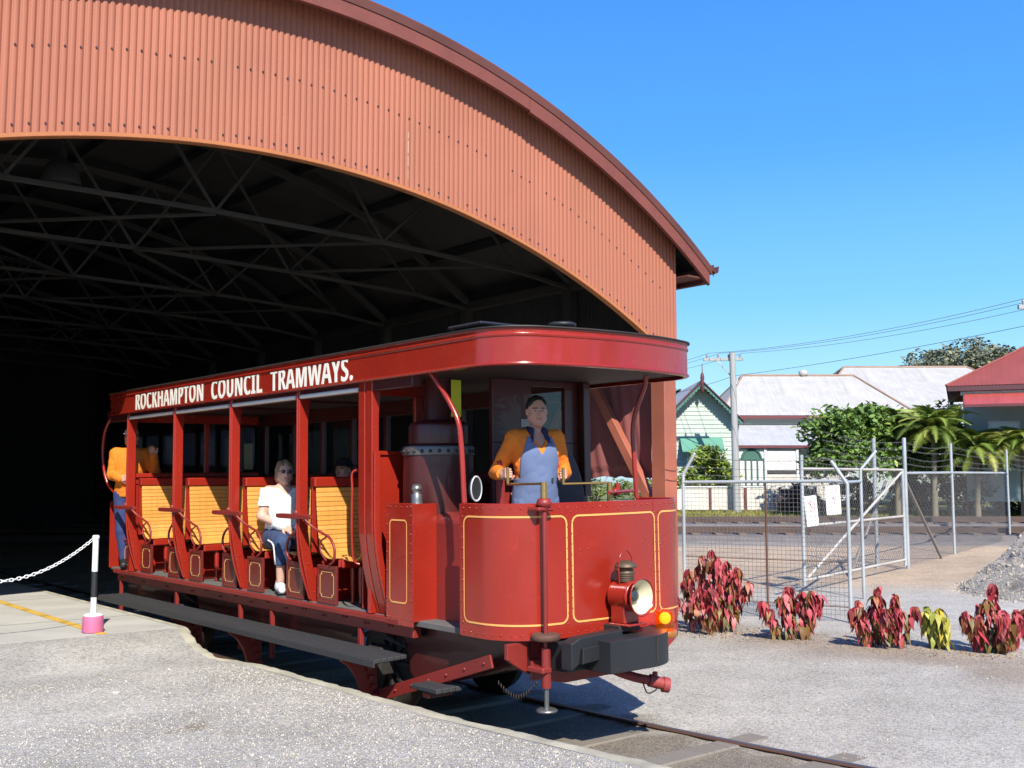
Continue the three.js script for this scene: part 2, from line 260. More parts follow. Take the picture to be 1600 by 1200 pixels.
// ---------- shed ----------
const ZG = -5, HALF = 6.54;
const archY = x => Math.sqrt(144 - x * x) - 6.54, roofY = x => Math.sqrt(130 - x * x) - 3.92;
{
  const S = thing('tram_shed', 'large arch roofed shed with salmon corrugated gable over the tram', 'shed');
  const gable = new THREE.Group(); gable.name = 'gable_wall'; S.add(gable);
  const PIT = .077, R = rng(31);
  const tones = [[.40, .128, .068], [.388, .124, .066], [.412, .133, .071], [.395, .130, .067]].map(c => { const m = M.salmon.clone(); m.color = lin(...c); return m; });
  const corr = x => .009 * (1 - 2 * Math.pow(Math.abs(Math.sin(Math.PI * x / PIT)), 5));
  for (let k = 0; k < 18; k++) {
    const x0 = -HALF + k * .7267, x1 = Math.min(HALF, x0 + .7267 + .03), n = Math.round((x1 - x0) / PIT * 12), lift = k % 2 ? .003 : 0;
    mesh('cladding_sheet', grid(n, 2, (s, t) => { const x = x0 + (x1 - x0) * s, lo = Math.abs(x) > 6.27 ? 3.6 : archY(x), hi = roofY(x) - .05; return [x, lo + (hi - lo) * t, ZG + corr(x) + lift]; }), tones[k % 4], gable);
  }
  // screw heads: two curved rows on every second rib
  const sc = []; for (let k = -84; k <= 84; k += 2) { const x = k * PIT; if (Math.abs(x) > 6.45) continue; for (const f of [0, 1]) { if (R() < .06) continue; const y = f ? archY(x) + .12 + (R() - .5) * .02 : archY(x) + .92 + (R() - .5) * .02; if (f === 0 && y > roofY(x) - .2) continue; if (Math.abs(x) > 6.2) continue; sc.push(at(new THREE.CylinderGeometry(.011, .012, .012, 7), x, y, ZG + .017, Math.PI / 2)); } }
  mesh('screw_heads', sc, mat([.05, .03, .028], .6), gable, { kind: 'stuff' });
  // a pale scratch in the paint
  mesh('paint_scratch', [[5.50, 5.62, .008], [5.66, 5.80, .012], [5.83, 5.99, .014], [6.02, 6.10, .009]].map(([a, b, w]) => bx(1.53 - w / 2, 1.53 + w / 2, a, b, ZG + .012, ZG + .0145, 0)), mat([.55, .36, .27], .8, { map: tPatch }), gable);
  const arcSweep = (Y, x0, x1, prof, n = 70) => toCreasedNormals(grid(prof.length - 1, n, (s, t, i, j) => { const x = x0 + (x1 - x0) * j / n; return [x, Y(x) + prof[i][0], prof[i][1]]; }), .5);
  mesh('arch_flashing', arcSweep(archY, -6.27, 6.27, [[.035, ZG + .02], [.03, ZG + .035], [-.01, ZG + .035], [-.018, ZG + .025], [-.018, ZG - .06], [.03, ZG - .06]]), M.salmonTrim, gable);
  // roof: barge boards, capping, arched corrugated sheets
  const roof = new THREE.Group(); roof.name = 'roof'; S.add(roof);
  const zb = -4.70, bargeProf = [[-.05, zb - .05], [-.05, zb], [-.275, zb], [-.28, zb - .05], [-.05, zb - .05]];
  mesh('barge_board', arcSweep(roofY, -7.1, 3.30, bargeProf), M.barge, roof);
  mesh('barge_board', arcSweep(x => roofY(x) - .022, 3.305, 7.0, bargeProf, 40), M.barge, roof);
  mesh('verge_capping', arcSweep(roofY, -7.1, 7.08, [[-.10, zb + .012], [.0, zb + .03], [.02, zb + .02], [.02, zb - .16], [-.0, zb - .16]]), M.eave, roof);
  const nR = 46, z0 = zb - .02, z1 = -31;
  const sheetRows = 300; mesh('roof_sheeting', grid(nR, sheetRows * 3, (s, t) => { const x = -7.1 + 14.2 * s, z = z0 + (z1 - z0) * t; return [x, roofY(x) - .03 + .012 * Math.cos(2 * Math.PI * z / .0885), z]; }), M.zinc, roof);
  mesh('gutter', toCreasedNormals(grid(5, 1, (s, t, i) => { const p = [[7.05, 5.10], [7.03, 5.0], [7.08, 4.96], [7.15, 4.99], [7.17, 5.09], [7.21, 5.10]][i]; return [p[0], p[1], zb + .05 - 26 * t]; }), .5), M.eave, roof);
  mesh('eave_board', bx(6.92, 7.01, 4.80, 5.04, -31, zb - .06), M.eave, roof);
  mesh('eave_lining', bx(6.56, 6.92, 4.87, 4.90, -31, zb - .06), M.eave, roof);
  // purlins
  for (const x of [-5.6, -4.2, -2.8, -1.4, 0, 1.4, 2.8, 4.2, 5.6]) mesh('purlin', beam([x, roofY(x) - .13, -5.2], [x, roofY(x) - .13, -30.5], .075, .15), M.darkSheet, roof);
  // trusses
  const tz = [-7.2, -10.05, -12.9, -15.75, -18.6, -21.45, -24.3, -27.15];
  tz.forEach((z) => {
    const T = new THREE.Group(); T.name = 'roof_truss'; S.add(T);
    const top = x => roofY(x) - .29, bot = x => 5.28 - .012 * x * x * .4;
    const tx = [-6.4, -5.0, -3.9, -1.3, 1.3, 3.9, 5.0, 6.4];
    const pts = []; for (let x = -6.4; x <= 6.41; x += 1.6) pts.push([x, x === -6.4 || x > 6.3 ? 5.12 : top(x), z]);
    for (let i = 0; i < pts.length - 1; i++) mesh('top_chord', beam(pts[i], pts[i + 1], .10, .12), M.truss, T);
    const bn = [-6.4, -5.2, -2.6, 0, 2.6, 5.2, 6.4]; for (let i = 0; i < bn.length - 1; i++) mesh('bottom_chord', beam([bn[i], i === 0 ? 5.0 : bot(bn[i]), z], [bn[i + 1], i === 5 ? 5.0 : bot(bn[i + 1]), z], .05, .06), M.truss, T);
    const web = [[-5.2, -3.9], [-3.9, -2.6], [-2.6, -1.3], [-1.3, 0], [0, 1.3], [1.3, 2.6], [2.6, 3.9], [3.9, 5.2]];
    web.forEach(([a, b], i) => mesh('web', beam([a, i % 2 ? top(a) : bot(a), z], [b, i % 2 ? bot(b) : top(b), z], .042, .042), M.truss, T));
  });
  // wind bracing between the trusses, in the plane of the bottom chords
  for (let i = 0; i < 5; i++) for (const [a, b] of [[0, 2.6], [2.6, 5.2], [-2.6, 0], [-5.2, -2.6]]) { const A = (i % 2) ? a : b, B = (i % 2) ? b : a; mesh('wind_brace', beam([A, 5.24, tz[i]], [B, 5.24, tz[i + 1]], .05, .04), M.truss, S); }
  // walls
  const side = (x, y0, y1, za, zb2, name, m) => mesh(name, grid(Math.round((za - zb2) / PIT * 4), 1, (s, t) => [x + .01 * Math.cos(2 * Math.PI * (za + (zb2 - za) * s) / PIT), y0 + (y1 - y0) * t, za + (zb2 - za) * s]), m, S);
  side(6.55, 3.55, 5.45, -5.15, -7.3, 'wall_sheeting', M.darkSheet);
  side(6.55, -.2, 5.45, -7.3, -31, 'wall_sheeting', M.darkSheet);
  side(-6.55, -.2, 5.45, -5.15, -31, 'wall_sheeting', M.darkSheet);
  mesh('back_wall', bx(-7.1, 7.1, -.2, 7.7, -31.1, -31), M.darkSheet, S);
  mesh('wall_plate', bx(6.34, 6.50, 4.98, 5.14, -31, -5.05), M.truss, S);
  mesh('wall_plate', bx(-6.50, -6.34, 4.98, 5.14, -31, -5.05), M.truss, S);
  for (const x of [-6.41, 6.41]) { mesh('corner_post', bx(x - .135, x + .135, -.25, 4.92, -5.30, -5.02, .01), M.postPaint, S); for (const z of [-7.25, -10.1, -12.9, -15.8, -18.6, -21.5]) mesh('wall_post', bx(x - .09, x + .09, -.25, 4.98, z - .09, z + .09), M.truss, S); }
  mesh('brace', beam([6.40, 3.62, -6.86], [6.40, .95, -5.10], .15, .12, .006, V(1, 0, 0)), M.postPaint, S);
  mesh('brace', beam([6.40, 3.62, -6.92], [6.40, 1.6, -8.4], .13, .12, .006, V(1, 0, 0)), M.postPaint, S);
  mesh('rail_beam', bx(6.33, 6.47, 3.56, 3.68, -7.2, -5.3), M.postPaint, S);
  // hanging tarpaulin with creases
  mesh('tarpaulin', grid(50, 36, (s, t) => [6.50 + .02 * Math.sin(s * 16 + t * 2) * (1 - t) + .012 * Math.sin(s * 47 + t * 9) + (t < .06 ? .03 : 0), 1.81 + .05 * (fbm(s * 12 + 9, 3, 8, 0, 2) - .5) * (1 - t) + 1.78 * t, -7.2 + 1.72 * s]), M.tarp, S);
  // two loops of wire nailed round the corner post
  for (const y of [1.78, 1.93]) mesh('post_wire', tube([[6.27, y, -5.31], [6.40, y - .012, -5.312], [6.55, y, -5.31], [6.553, y - .02, -5.16], [6.55, y, -5.012], [6.41, y - .02, -5.010], [6.268, y, -5.012]], .004, 5, 30), M.rust, S);
  tag(mesh('high_bay_lamp', [at(lathe([[.0, .30], [.06, .30], [.075, .16], [.12, .12], [.20, .06], [.255, -.04], [.28, -.16], [.285, -.22], [.275, -.215], [.245, -.04], [.19, .05], [0, .10]], 28).scale(.8, .85, .8), -1.95, 5.46, -7.2), rod([-1.95, 5.7, -7.2], [-1.95, 6.7, -7.2], .012)], M.darkSheet, null), 'unlit grey dome lamp hanging from the front roof truss', 'lamp');
}
// a passenger carriage parked deep in the shed
{
  const C = thing('railway_carriage', 'dark old passenger carriage parked inside the shed at far left', 'carriage', [-4.3, 0, -19]);
  const body = mat([.07, .028, .022], .6, { map: tPatch });
  mesh('body', [bx(-1.2, 1.2, .75, 1.75, -6, 6), bx(-1.2, 1.2, 2.55, 3.0, -6, 6)], body, C);
  for (let z = -6; z <= 6.01; z += 1.2) for (const x of [-1.17, 1.17]) mesh('pillar', bx(x - .03, x + .03, 1.75, 2.55, Math.max(-6, z - .09), Math.min(6, z + .09)), body, C);
  for (let z = -6; z < 5.9; z += 1.2) for (const x of [-1.17, 1.17]) mesh('window', pane(x - .004, x + .004, 1.76, 2.54, z + .1, z + 1.1, 0), M.glass, C);
  mesh('end_wall', bx(-1.17, 1.17, .76, 2.98, 5.9, 5.98), body, C);
  mesh('roof', prism([[-1.3, 3.0], [1.3, 3.0], [1.1, 3.2], [.6, 3.38], [0, 3.44], [-.6, 3.38], [-1.1, 3.2]], 12.3).translate(0, 0, -6.15), M.darkSheet, C);
  mesh('underframe', bx(-1.0, 1.0, .45, .75, -5.9, 5.9), M.iron, C);
  for (const z of [-4.8, -3.2, 3.2, 4.8]) for (const x of [-.53, .53]) mesh('wheel', at(new THREE.CylinderGeometry(.42, .42, .1, 24), x, .22, z, 0, 0, Math.PI / 2), M.iron, C);
}
// ---------- steam tram ----------
const TILT = .014;                              // the car leans a little on its springs
const tram = thing('steam_tram', 'red open sided steam tram with yellow slatted benches and cream lettering', 'tram', [0, -.2, 0]);
tram.rotation.z = TILT;
const Tm = new THREE.Group(); // keeps measured heights: all part coordinates below count from the platform datum, .2 above the rail
const TY = .2;
function tp(name, geo, m, parent = tram, opt) { const g = merged(Array.isArray(geo) ? geo : [geo]); g.translate(0, TY, 0); return mesh(name, g, m, parent, opt); }
const POST = [-7.41, -5.97, -4.52, -3.10];
{
  // underframe
  const fr = tp('underframe', [bx(-.80, -.72, .50, .64, -8.05, -1.42, .006), bx(.72, .80, .50, .64, -8.05, -1.42, .006), bx(-.72, .72, .50, .62, -8.1, -8.02), bx(-.86, -.80, .60, .645, -8.05, -1.55, .006)], M.redDull);
  tp('sill_bolts', (() => { const a = []; for (let z = -7.9; z < -1.6; z += .36) for (const dz of [0, .05]) a.push(at(new THREE.SphereGeometry(.011, 6, 4), -.803, .565 + .02 * Math.sin(z * 9), z + dz)); return a; })(), M.redDull, fr, { kind: 'stuff' });
  const girder = (x) => { const s = new THREE.Shape(); s.moveTo(-8, .50); s.lineTo(-8, .2); s.lineTo(-6.62, .2); s.absarc(-6.2, .2, .42, Math.PI, 0, true); s.lineTo(-2.5, .16); s.absarc(-2.06, .2, .42, Math.PI, 0, true); s.lineTo(-1.5, .10); s.quadraticCurveTo(-.9, .22, -.45, .36); s.lineTo(-.15, .42); s.lineTo(-.15, .60); s.lineTo(-1.4, .60); s.lineTo(-1.4, .50); return at(new THREE.ExtrudeGeometry(s, { depth: .02, bevelEnabled: false, curveSegments: 16 }), x, 0, 0, 0, -Math.PI / 2, 0); };
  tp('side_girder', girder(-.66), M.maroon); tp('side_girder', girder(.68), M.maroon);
  tp('cross_beams', [-7.2, -5, -3.6, -1.2, -.7].map(z => bx(-.66, .66, .34, .50, z - .05, z + .05)), M.iron);
  for (const z of [-6.2, -2.06]) { for (const sx of [-1, 1]) {
    const w = tp('wheel', at(lathe([[0, -.03], [.10, -.05], [.11, -.02], [.30, -.02], [.33, -.05], [.385, -.055], [.39, .04], [.42, .05], [.42, .065], [.33, .065], [.31, .01], [.12, .02], [.1, .05], [0, .05]], 32), sx * .56, .215, z, 0, 0, sx * Math.PI / 2), M.iron);
    tp('spokes', Array.from({ length: 9 }, (_, k) => { const a = k * 2 * Math.PI / 9; return beam([sx * .60, .215, z], [sx * .60, .215 + .32 * Math.sin(a), z + .32 * Math.cos(a)], .03, .04); }), M.iron, w);
    tp('axle_box', bx(sx * .70 - .08, sx * .70 + .08, .12, .36, z - .11, z + .11, .02), M.iron);
    tp('leaf_spring', [0, 1, 2, 3].map(k => tube([[sx * .72, .40 + k * .018, z - .42 + k * .08], [sx * .72, .44 + k * .018, z], [sx * .72, .40 + k * .018, z + .42 - k * .08]], .011, 5, 10)), M.iron);
  } tp('axle', rod([-.56, .215, z], [.56, .215, z], .05), M.iron); }
  tp('ash_pan', bx(-.45, .45, .22, .48, -1.75, -.95, .02), M.iron);
  // long running step with its hangers and brackets
  const step = tp('running_step_bearers', [-7.2, -5.5, -4.1, -2.0].map(z => bx(-1.15, -.80, .315, .345, z - .03, z + .03)), M.maroon);
  for (let k = 0; k < 5; k++) tp('step_slat', bx(-1.175 + k * .064, -1.175 + k * .064 + .057, .347, .383 - (k % 2) * .002, -7.62 + .01 * k, -1.40 - .006 * k, .007), M.blackWood);
  tp('step_nosing', bx(-1.192, -1.177, .318, .376, -7.62, -1.40, .005), M.blackWood);
  for (const z of [-7.92, -6.16, -4.53, -3.84, -2.22]) tp('hanger', [bx(-.815, -.775, .05, .50, z - .022, z + .022), bx(-.86, -.78, .30, .33, z - .02, z + .02)], M.redDull);
  for (const z of [-5.5, -4.10, -2.00]) {
    const s = new THREE.Shape(); s.moveTo(-.80, .33); s.lineTo(-1.14, .33); s.lineTo(-1.13, .29); s.quadraticCurveTo(-.98, .22, -.93, -.04); s.lineTo(-.86, -.10); s.lineTo(-.80, -.10); s.lineTo(-.80, .33);
    const b = tp('step_bracket', new THREE.ExtrudeGeometry(s, { depth: .035, bevelEnabled: true, bevelSize: .006, bevelThickness: .006, bevelSegments: 1 }).translate(0, 0, z), M.redDull);
    tp('tread_teeth', [0, 1, 2, 3].map(k => bx(-.91 + .02 * k, -.86 + .02 * k, .19 - .075 * k, .23 - .075 * k, z + .035, z + .085, .006)), M.redDull, b);
  }
  // floor boards
  for (let k = 0; k < 13; k++) tp('floor_board', bx(-.795 + k * .1325, -.795 + k * .1325 + .128, .625, .652, -8.3, -2.02, .003), M.greyDeck);
  tp('cab_floor', [bx(-.80, .98, .60, .648, -2.0, -.42, .005), bx(-.5, .7, .602, .646, -.42, -.10, .005)], M.greyDeck);
}
// side posts with tumblehome, arm rests
const postX = y => y > 1.4 ? -.93 : -.93 + .15 * Math.pow((1.4 - y) / .76, 1.6);
function postGeo(z, w = .06, d = .085, y1 = 2.62) {
  const out = [], inn = []; for (let i = 0; i <= 14; i++) { const y = .60 + (y1 - .60) * i / 14; out.push([postX(y), y]); inn.push([postX(y) + d + (y > 2.4 ? (y - 2.4) * .2 : 0), y]); }
  return prism(out.concat(inn.reverse()), w - .012, .006).translate(0, 0, z - w / 2 + .006);
}
{
  const goldFrame = (x, z0, z1, y0, y1) => { const c = .028, w = .0045, pts = [[z0 + c, y0], [z1 - c, y0], [z1 - c, y0 + c], [z1, y0 + c], [z1, y1 - c], [z1 - c, y1 - c], [z1 - c, y1], [z0 + c, y1], [z0 + c, y1 - c], [z0, y1 - c], [z0, y0 + c], [z0 + c, y0 + c]]; const g = []; for (let i = 0; i < pts.length; i++) { const a = pts[i], b = pts[(i + 1) % pts.length]; g.push(bx(x - .0035, x, Math.min(a[1], b[1]) - w / 2, Math.max(a[1], b[1]) + w / 2, Math.min(a[0], b[0]) - w / 2, Math.max(a[0], b[0]) + w / 2, 0)); } for (const [zz, yy] of [[z0 + .02, y0 + .02], [z1 - .02, y0 + .02], [z0 + .02, y1 - .02], [z1 - .02, y1 - .02]]) g.push(at(new THREE.CylinderGeometry(.0075, .0075, .004, 8), x - .001, yy, zz, 0, 0, Math.PI / 2)); return g; };
  POST.forEach((p, pi) => {
    const post = tp('post', postGeo(p), M.red);
    tp('beading', [tube([[-.937, 2.58, p], [-.937, 1.5, p], [-.936, 1.35, p], [-.915, 1.1, p], [-.872, .9, p], [-.80, .68, p]], .012, 6, 24)], M.red, post);
    tp('bolt_heads', [.74, .86, 1.0, 1.14].map(y => at(new THREE.SphereGeometry(.008, 6, 4), postX(y) + .04, y, p + .031)), M.red, post, { kind: 'stuff' });
    tp('arm_bar', [at(prism([[-.36, -.012], [-.30, -.018], [.22, -.016], [.29, -.008], [.29, .008], [.22, .016], [-.30, .018], [-.36, .014]], .035, .005), -.975, 1.44, p, 0, -Math.PI / 2, 0).translate(.05, 0, 0), at(new THREE.SphereGeometry(.026, 12, 8), -.945, 1.475, p), at(new THREE.SphereGeometry(.02, 10, 8), -.945, 1.44, p + .2)], M.redDull);
    for (const s of [1, -1]) {
      const x = -.80;
      tp('arm_hoop', [tube([[x - .1, 1.42, p + s * .06], [x - .04, 1.34, p + s * .13], [x, 1.285, p + s * .24], [x, 1.25, p + s * .36], [x, 1.16, p + s * .44], [x, 1.05, p + s * .43], [x, 1.01, p + s * .36]], .0125, 7, 40), tube([[x, 1.26, p + s * .30], [x, 1.20, p + s * .19], [x, 1.12, p + s * .20], [x, 1.04, p + s * .30]], .009, 6, 20)], M.redDull);
      const zA = p + s * .13, zB = p + s * .46, z0 = Math.min(zA, zB), z1 = Math.max(zA, zB);
      const pan = tp('end_panel', [bx(-.79, -.765, .655, 1.0, z0, z1, .006), bx(-.798, -.79, .655, .69, z0, z1, .003), bx(-.798, -.79, .965, 1.0, z0, z1, .003), bx(-.798, -.79, .69, .965, z0, z0 + .03, .003), bx(-.798, -.79, .69, .965, z1 - .03, z1, .003)], M.panel);
      tp('gold_lining', goldFrame(-.7905, z0 + .045, z1 - .045, .715, .94), M.goldFine, pan);
    }
  });
}
// benches: slats curve from backrest into seat
{
  const prof = (s) => { const P = [[.055, 1.70], [.065, 1.55], [.085, 1.38], [.115, 1.22], [.165, 1.115], [.25, 1.068], [.35, 1.062], [.47, 1.075]]; const c = new THREE.CatmullRomCurve3(P.map(q => V(0, q[1], q[0]))); return [c.getPointAt(s), c.getTangentAt(s)]; };
  const N = 21, shades = [[.78, .35, .075], [.82, .38, .09], [.74, .325, .066]].map(c => { const m = M.slat.clone(); m.color = lin(...c); return m; }), R = rng(6);
  const slatGeo = []; for (let k = 0; k < N; k++) { const [c, t] = prof((k + .5) / N); const g = bx(-.77, .95, -.006, .006, -.0205, .0205, .003); const a = Math.atan2(-t.y, t.z); g.applyMatrix4(new THREE.Matrix4().makeRotationX(a)); g.translate(0, c.y + TY, c.z); boxUV(g); slatGeo.push(g); }
  const rearGeo = slatGeo.map(g => { const h = g.clone(); h.scale(1, 1, -1); const p = h.attributes.position.array, n = h.attributes.normal.array, u = h.attributes.uv.array; for (let i = 0; i < p.length; i += 9) for (let k = 0; k < 3; k++) { [p[i + 3 + k], p[i + 6 + k]] = [p[i + 6 + k], p[i + 3 + k]];[n[i + 3 + k], n[i + 6 + k]] = [n[i + 6 + k], n[i + 3 + k]]; } return h; });
  const legGeo = lathe([[0, 0], [.02, 0], [.022, .02], [.018, .05], [.026, .16], [.028, .26], [.026, .33], [.016, .35], [0, .352]], 14);
  const half = (B, p, s) => {
    for (let k = 0; k < N; k++) { const m = new THREE.Mesh((s > 0 ? slatGeo : rearGeo)[k], shades[R() * 3 | 0]); m.name = 'slat'; m.castShadow = m.receiveShadow = true; m.position.z = p; B.add(m); }
    tp('seat_rail', [bx(-.775, .95, .985, 1.062, Math.min(p + s * .455, p + s * .487), Math.max(p + s * .455, p + s * .487), .012)], M.red, B);
    tp('riser', bx(-.76, .95, .66, 1.03, p + s * .15 - .008, p + s * .15 + .008, .002), M.red, B);
    for (const x of [-.60, .55]) tp('turned_leg', legGeo.clone().translate(x, .652, p + s * .43), M.red, B);
  };
  const bench = (p, f, r) => { const B = new THREE.Group(); B.name = 'bench'; tram.add(B); if (f) half(B, p, 1); if (r) half(B, p, -1); tp('top_rail', [bx(-.785, .95, 1.705, 1.80, p - .035, p + .062, .012), bx(-.785, .95, 1.10, 1.71, p - .012, p + .012, .003)], M.red, B); };
  POST.forEach((p, i) => bench(p, true, i > 0)); bench(-2.10, false, true);
}
// rear bulkhead, far side with windows
{
  const rb = tp('rear_bulkhead', [bx(-.86, .86, .65, 1.84, -7.52, -7.47, .004), bx(-.86, .86, 1.80, 1.86, -7.47, -7.44, .012), bx(-.86, .86, 1.725, 1.745, -7.47, -7.455, .006), bx(-.86, .86, 2.50, 2.62, -7.52, -7.47), bx(.10, .16, 1.84, 2.5, -7.52, -7.47), bx(-.86, -.82, 1.84, 2.5, -7.52, -7.47)], M.red);
  tp('window_pane', pane(-.82, .10, 1.86, 2.5, -7.498, -7.494, 0), M.glass, rb); tp('window_pane', pane(.16, .82, 1.86, 2.5, -7.498, -7.494, 0), M.glass, rb);
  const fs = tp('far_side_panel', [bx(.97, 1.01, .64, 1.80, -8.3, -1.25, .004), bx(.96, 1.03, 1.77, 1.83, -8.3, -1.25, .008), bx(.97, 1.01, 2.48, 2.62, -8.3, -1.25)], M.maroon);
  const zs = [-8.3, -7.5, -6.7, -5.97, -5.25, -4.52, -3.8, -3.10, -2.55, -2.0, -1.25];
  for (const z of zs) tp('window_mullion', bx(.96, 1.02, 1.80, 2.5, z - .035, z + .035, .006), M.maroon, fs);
  for (let i = 0; i < zs.length - 1; i++) tp('window_pane', pane(.992, .996, 1.83, 2.48, zs[i] + .035, zs[i + 1] - .035, 0), M.glassDark, fs);
  tp('paper_notice', bx(.982, .984, 1.9, 2.26, -8.14, -7.9, 0), mat([.42, .46, .24], .8, { map: tPatch }), fs);
  // ceiling boards and cant rails
  for (let k = 0; k < 15; k++) tp('ceiling_board', bx(-.86 + k * .123, -.86 + k * .123 + .118, 2.655, 2.675, -8.1, -.40, .003), mat([.30, .22, .13], .6, { map: tWood }));
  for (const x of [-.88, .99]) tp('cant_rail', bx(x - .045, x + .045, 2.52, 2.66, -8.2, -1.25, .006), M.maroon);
  const pz = [...POST, -2.0]; for (let i = 0; i < 4; i++) tp('blind_roller', rod([-.925, 2.545, pz[i] + .05], [-.925, 2.545, pz[i + 1] - .05], .02, .02, 10), mat([.62, .60, .55], .7));
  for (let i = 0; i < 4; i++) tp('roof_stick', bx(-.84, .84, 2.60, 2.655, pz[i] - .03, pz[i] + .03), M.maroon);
}
// roof: fascia swept round a plan with rounded front corners
{
  const xo = .12, a = 1.085, zf = .01, bow = .11, xc = .77;
  const frontZ = x => zf + bow * (1 - (x / xc) ** 2) - bow * .0;
  const slope = 2 * bow / xc, ang = Math.atan(slope), rr = (a - xc) / (1 - Math.sin(ang)), zc = zf - rr * Math.cos(ang);
  const right = []; for (let i = 0; i <= 14; i++) { const x = xc * i / 14; right.push([x, frontZ(x)]); } for (let i = 1; i <= 16; i++) { const t = ang + (Math.PI / 2 - ang) * i / 16; right.push([a - rr + rr * Math.sin(t), zc + rr * Math.cos(t)]); }
  for (const z of [-1, -2, -3, -4, -5, -6, -7, -7.9]) right.push([a, z]); for (let i = 1; i <= 8; i++) { const t = Math.PI / 2 * i / 8; right.push([a - .4 + .4 * Math.cos(t), -7.9 - .4 * Math.sin(t)]); }
  const loop = [...right.slice().reverse().map(p => [xo - p[0], p[1]]), ...right.slice(1).map(p => [xo + p[0], p[1]])];
  const n = loop.length, nor = loop.map((p, i) => { const A = loop[(i - 1 + n) % n], B = loop[(i + 1) % n]; const dx = B[0] - A[0], dz = B[1] - A[1], L = Math.hypot(dx, dz) || 1; return [-dz / L, dx / L]; });
  // orient outward
  const sgn = nor[Math.floor(n / 2)][1] > 0 ? 1 : -1;
  const sweep = (prof) => toCreasedNormals(grid(n, prof.length - 1, (s, t, i, j) => { const k = i % n, p = loop[k], q = nor[k]; return [p[0] + sgn * q[0] * prof[j][0], prof[j][1], p[1] + sgn * q[1] * prof[j][0]]; }), .55);
  const fascia = tp('roof_fascia', sweep([[-.03, 2.60], [0, 2.60], [.010, 2.604], [.014, 2.612], [.010, 2.622], [.001, 2.626], [.001, 2.810], [.006, 2.812], [.011, 2.820], [.012, 2.832], [.007, 2.842], [.003, 2.845], [.004, 2.86], [.010, 2.872], [.0, 2.878]]), M.red);
  tp('drip_edge', sweep([[0, 2.874], [.02, 2.872], [.026, 2.879], [.024, 2.887], [.0, 2.889], [-.05, 2.892]]), M.iron, fascia);
  const sh = new THREE.Shape(loop.map(p => new THREE.Vector2(p[0], -p[1])));
  const rc = new THREE.ExtrudeGeometry(sh, { depth: .03, bevelEnabled: false }); rc.rotateX(-Math.PI / 2);
  tp('roof_canvas', rc.translate(0, 2.858, 0), mat([.07, .066, .06], .9, { map: tPatch }));
  const cam = []; for (let i = 0; i <= 12; i++) { const x = -.98 + 1.96 * i / 12; cam.push([xo + x, 2.885 + .055 * (1 - (x / .98) ** 2)]); }
  tp('roof_camber', prism(cam.concat([[xo + .98, 2.88], [xo - .98, 2.88]]), 7.9).translate(0, 0, -8.15), mat([.07, .066, .06], .9, { map: tPatch }));
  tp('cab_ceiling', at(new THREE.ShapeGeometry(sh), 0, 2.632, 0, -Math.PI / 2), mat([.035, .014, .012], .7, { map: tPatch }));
  tp('smoke_vent', [bx(-.45, -.02, 2.92, 3.02, -1.35, -.95, .02), bx(-.48, .01, 3.02, 3.05, -1.38, -.92, .012)], M.black);
  tp('funnel_cap', at(lathe([[0, .16], [.10, .16], [.12, .15], [.12, .13], [.10, .12], [.085, .10], [.085, .07], [.105, .06], [.105, .04], [.085, .03], [.085, -.04]], 24), .32, 2.925, -.82), M.black);
  // lettering on both long sides of the fascia; seen on the platform side
  const font = await new FontLoader().loadAsync('fonts/droid/droid_sans_bold.typeface.json');
  for (const [w, z0, z1] of [['ROCKHAMPTON', -7.08, -5.13], ['COUNCIL', -4.92, -3.76], ['TRAMWAYS.', -3.58, -2.08]]) {
    const g = new TextGeometry(w, { font, size: 1, depth: .2, curveSegments: 6, bevelEnabled: false }); g.computeBoundingBox(); const b = g.boundingBox;
    g.translate(-b.min.x, 0, 0); g.scale((z1 - z0) / (b.max.x - b.min.x), .150 / .74, .015); g.rotateY(-Math.PI / 2); g.translate(-.968, 2.629, z0);
    tp('lettering', g, M.cream, fascia);
  }
}
// front dash
const dashPlan = (() => { const xo = .095, a = .98, xc = .64, bow = .05, ang = Math.atan(2 * bow / xc), r = (a - xc) / (1 - Math.sin(ang)), zc = -bow - r * Math.cos(ang); const R = []; for (let i = 0; i <= 12; i++) { const x = xc * i / 12; R.push([x, -bow * (x / xc) ** 2]); } for (let i = 1; i <= 14; i++) { const t = ang + (Math.PI / 2 - ang) * i / 14; R.push([a - r + r * Math.sin(t), zc + r * Math.cos(t)]); } R.push([a, zc - .08], [a, -.67]); return [...R.slice().reverse().map(p => [xo - p[0], p[1]]), ...R.slice(1).map(p => [xo + p[0], p[1]])]; })();
const dashLen = (() => { const L = [0]; for (let i = 1; i < dashPlan.length; i++) L.push(L[i - 1] + Math.hypot(dashPlan[i][0] - dashPlan[i - 1][0], dashPlan[i][1] - dashPlan[i - 1][1])); return L; })();
function onDash(s, y, off) { let i = 1; while (i < dashLen.length - 1 && dashLen[i] < s) i++; const a = dashPlan[i - 1], b = dashPlan[i], t = (s - dashLen[i - 1]) / (dashLen[i] - dashLen[i - 1]), dx = b[0] - a[0], dz = b[1] - a[1], L = Math.hypot(dx, dz); return [a[0] + dx * t - dz / L * off * -1 * -1, y, a[1] + dz * t + dx / L * off]; }
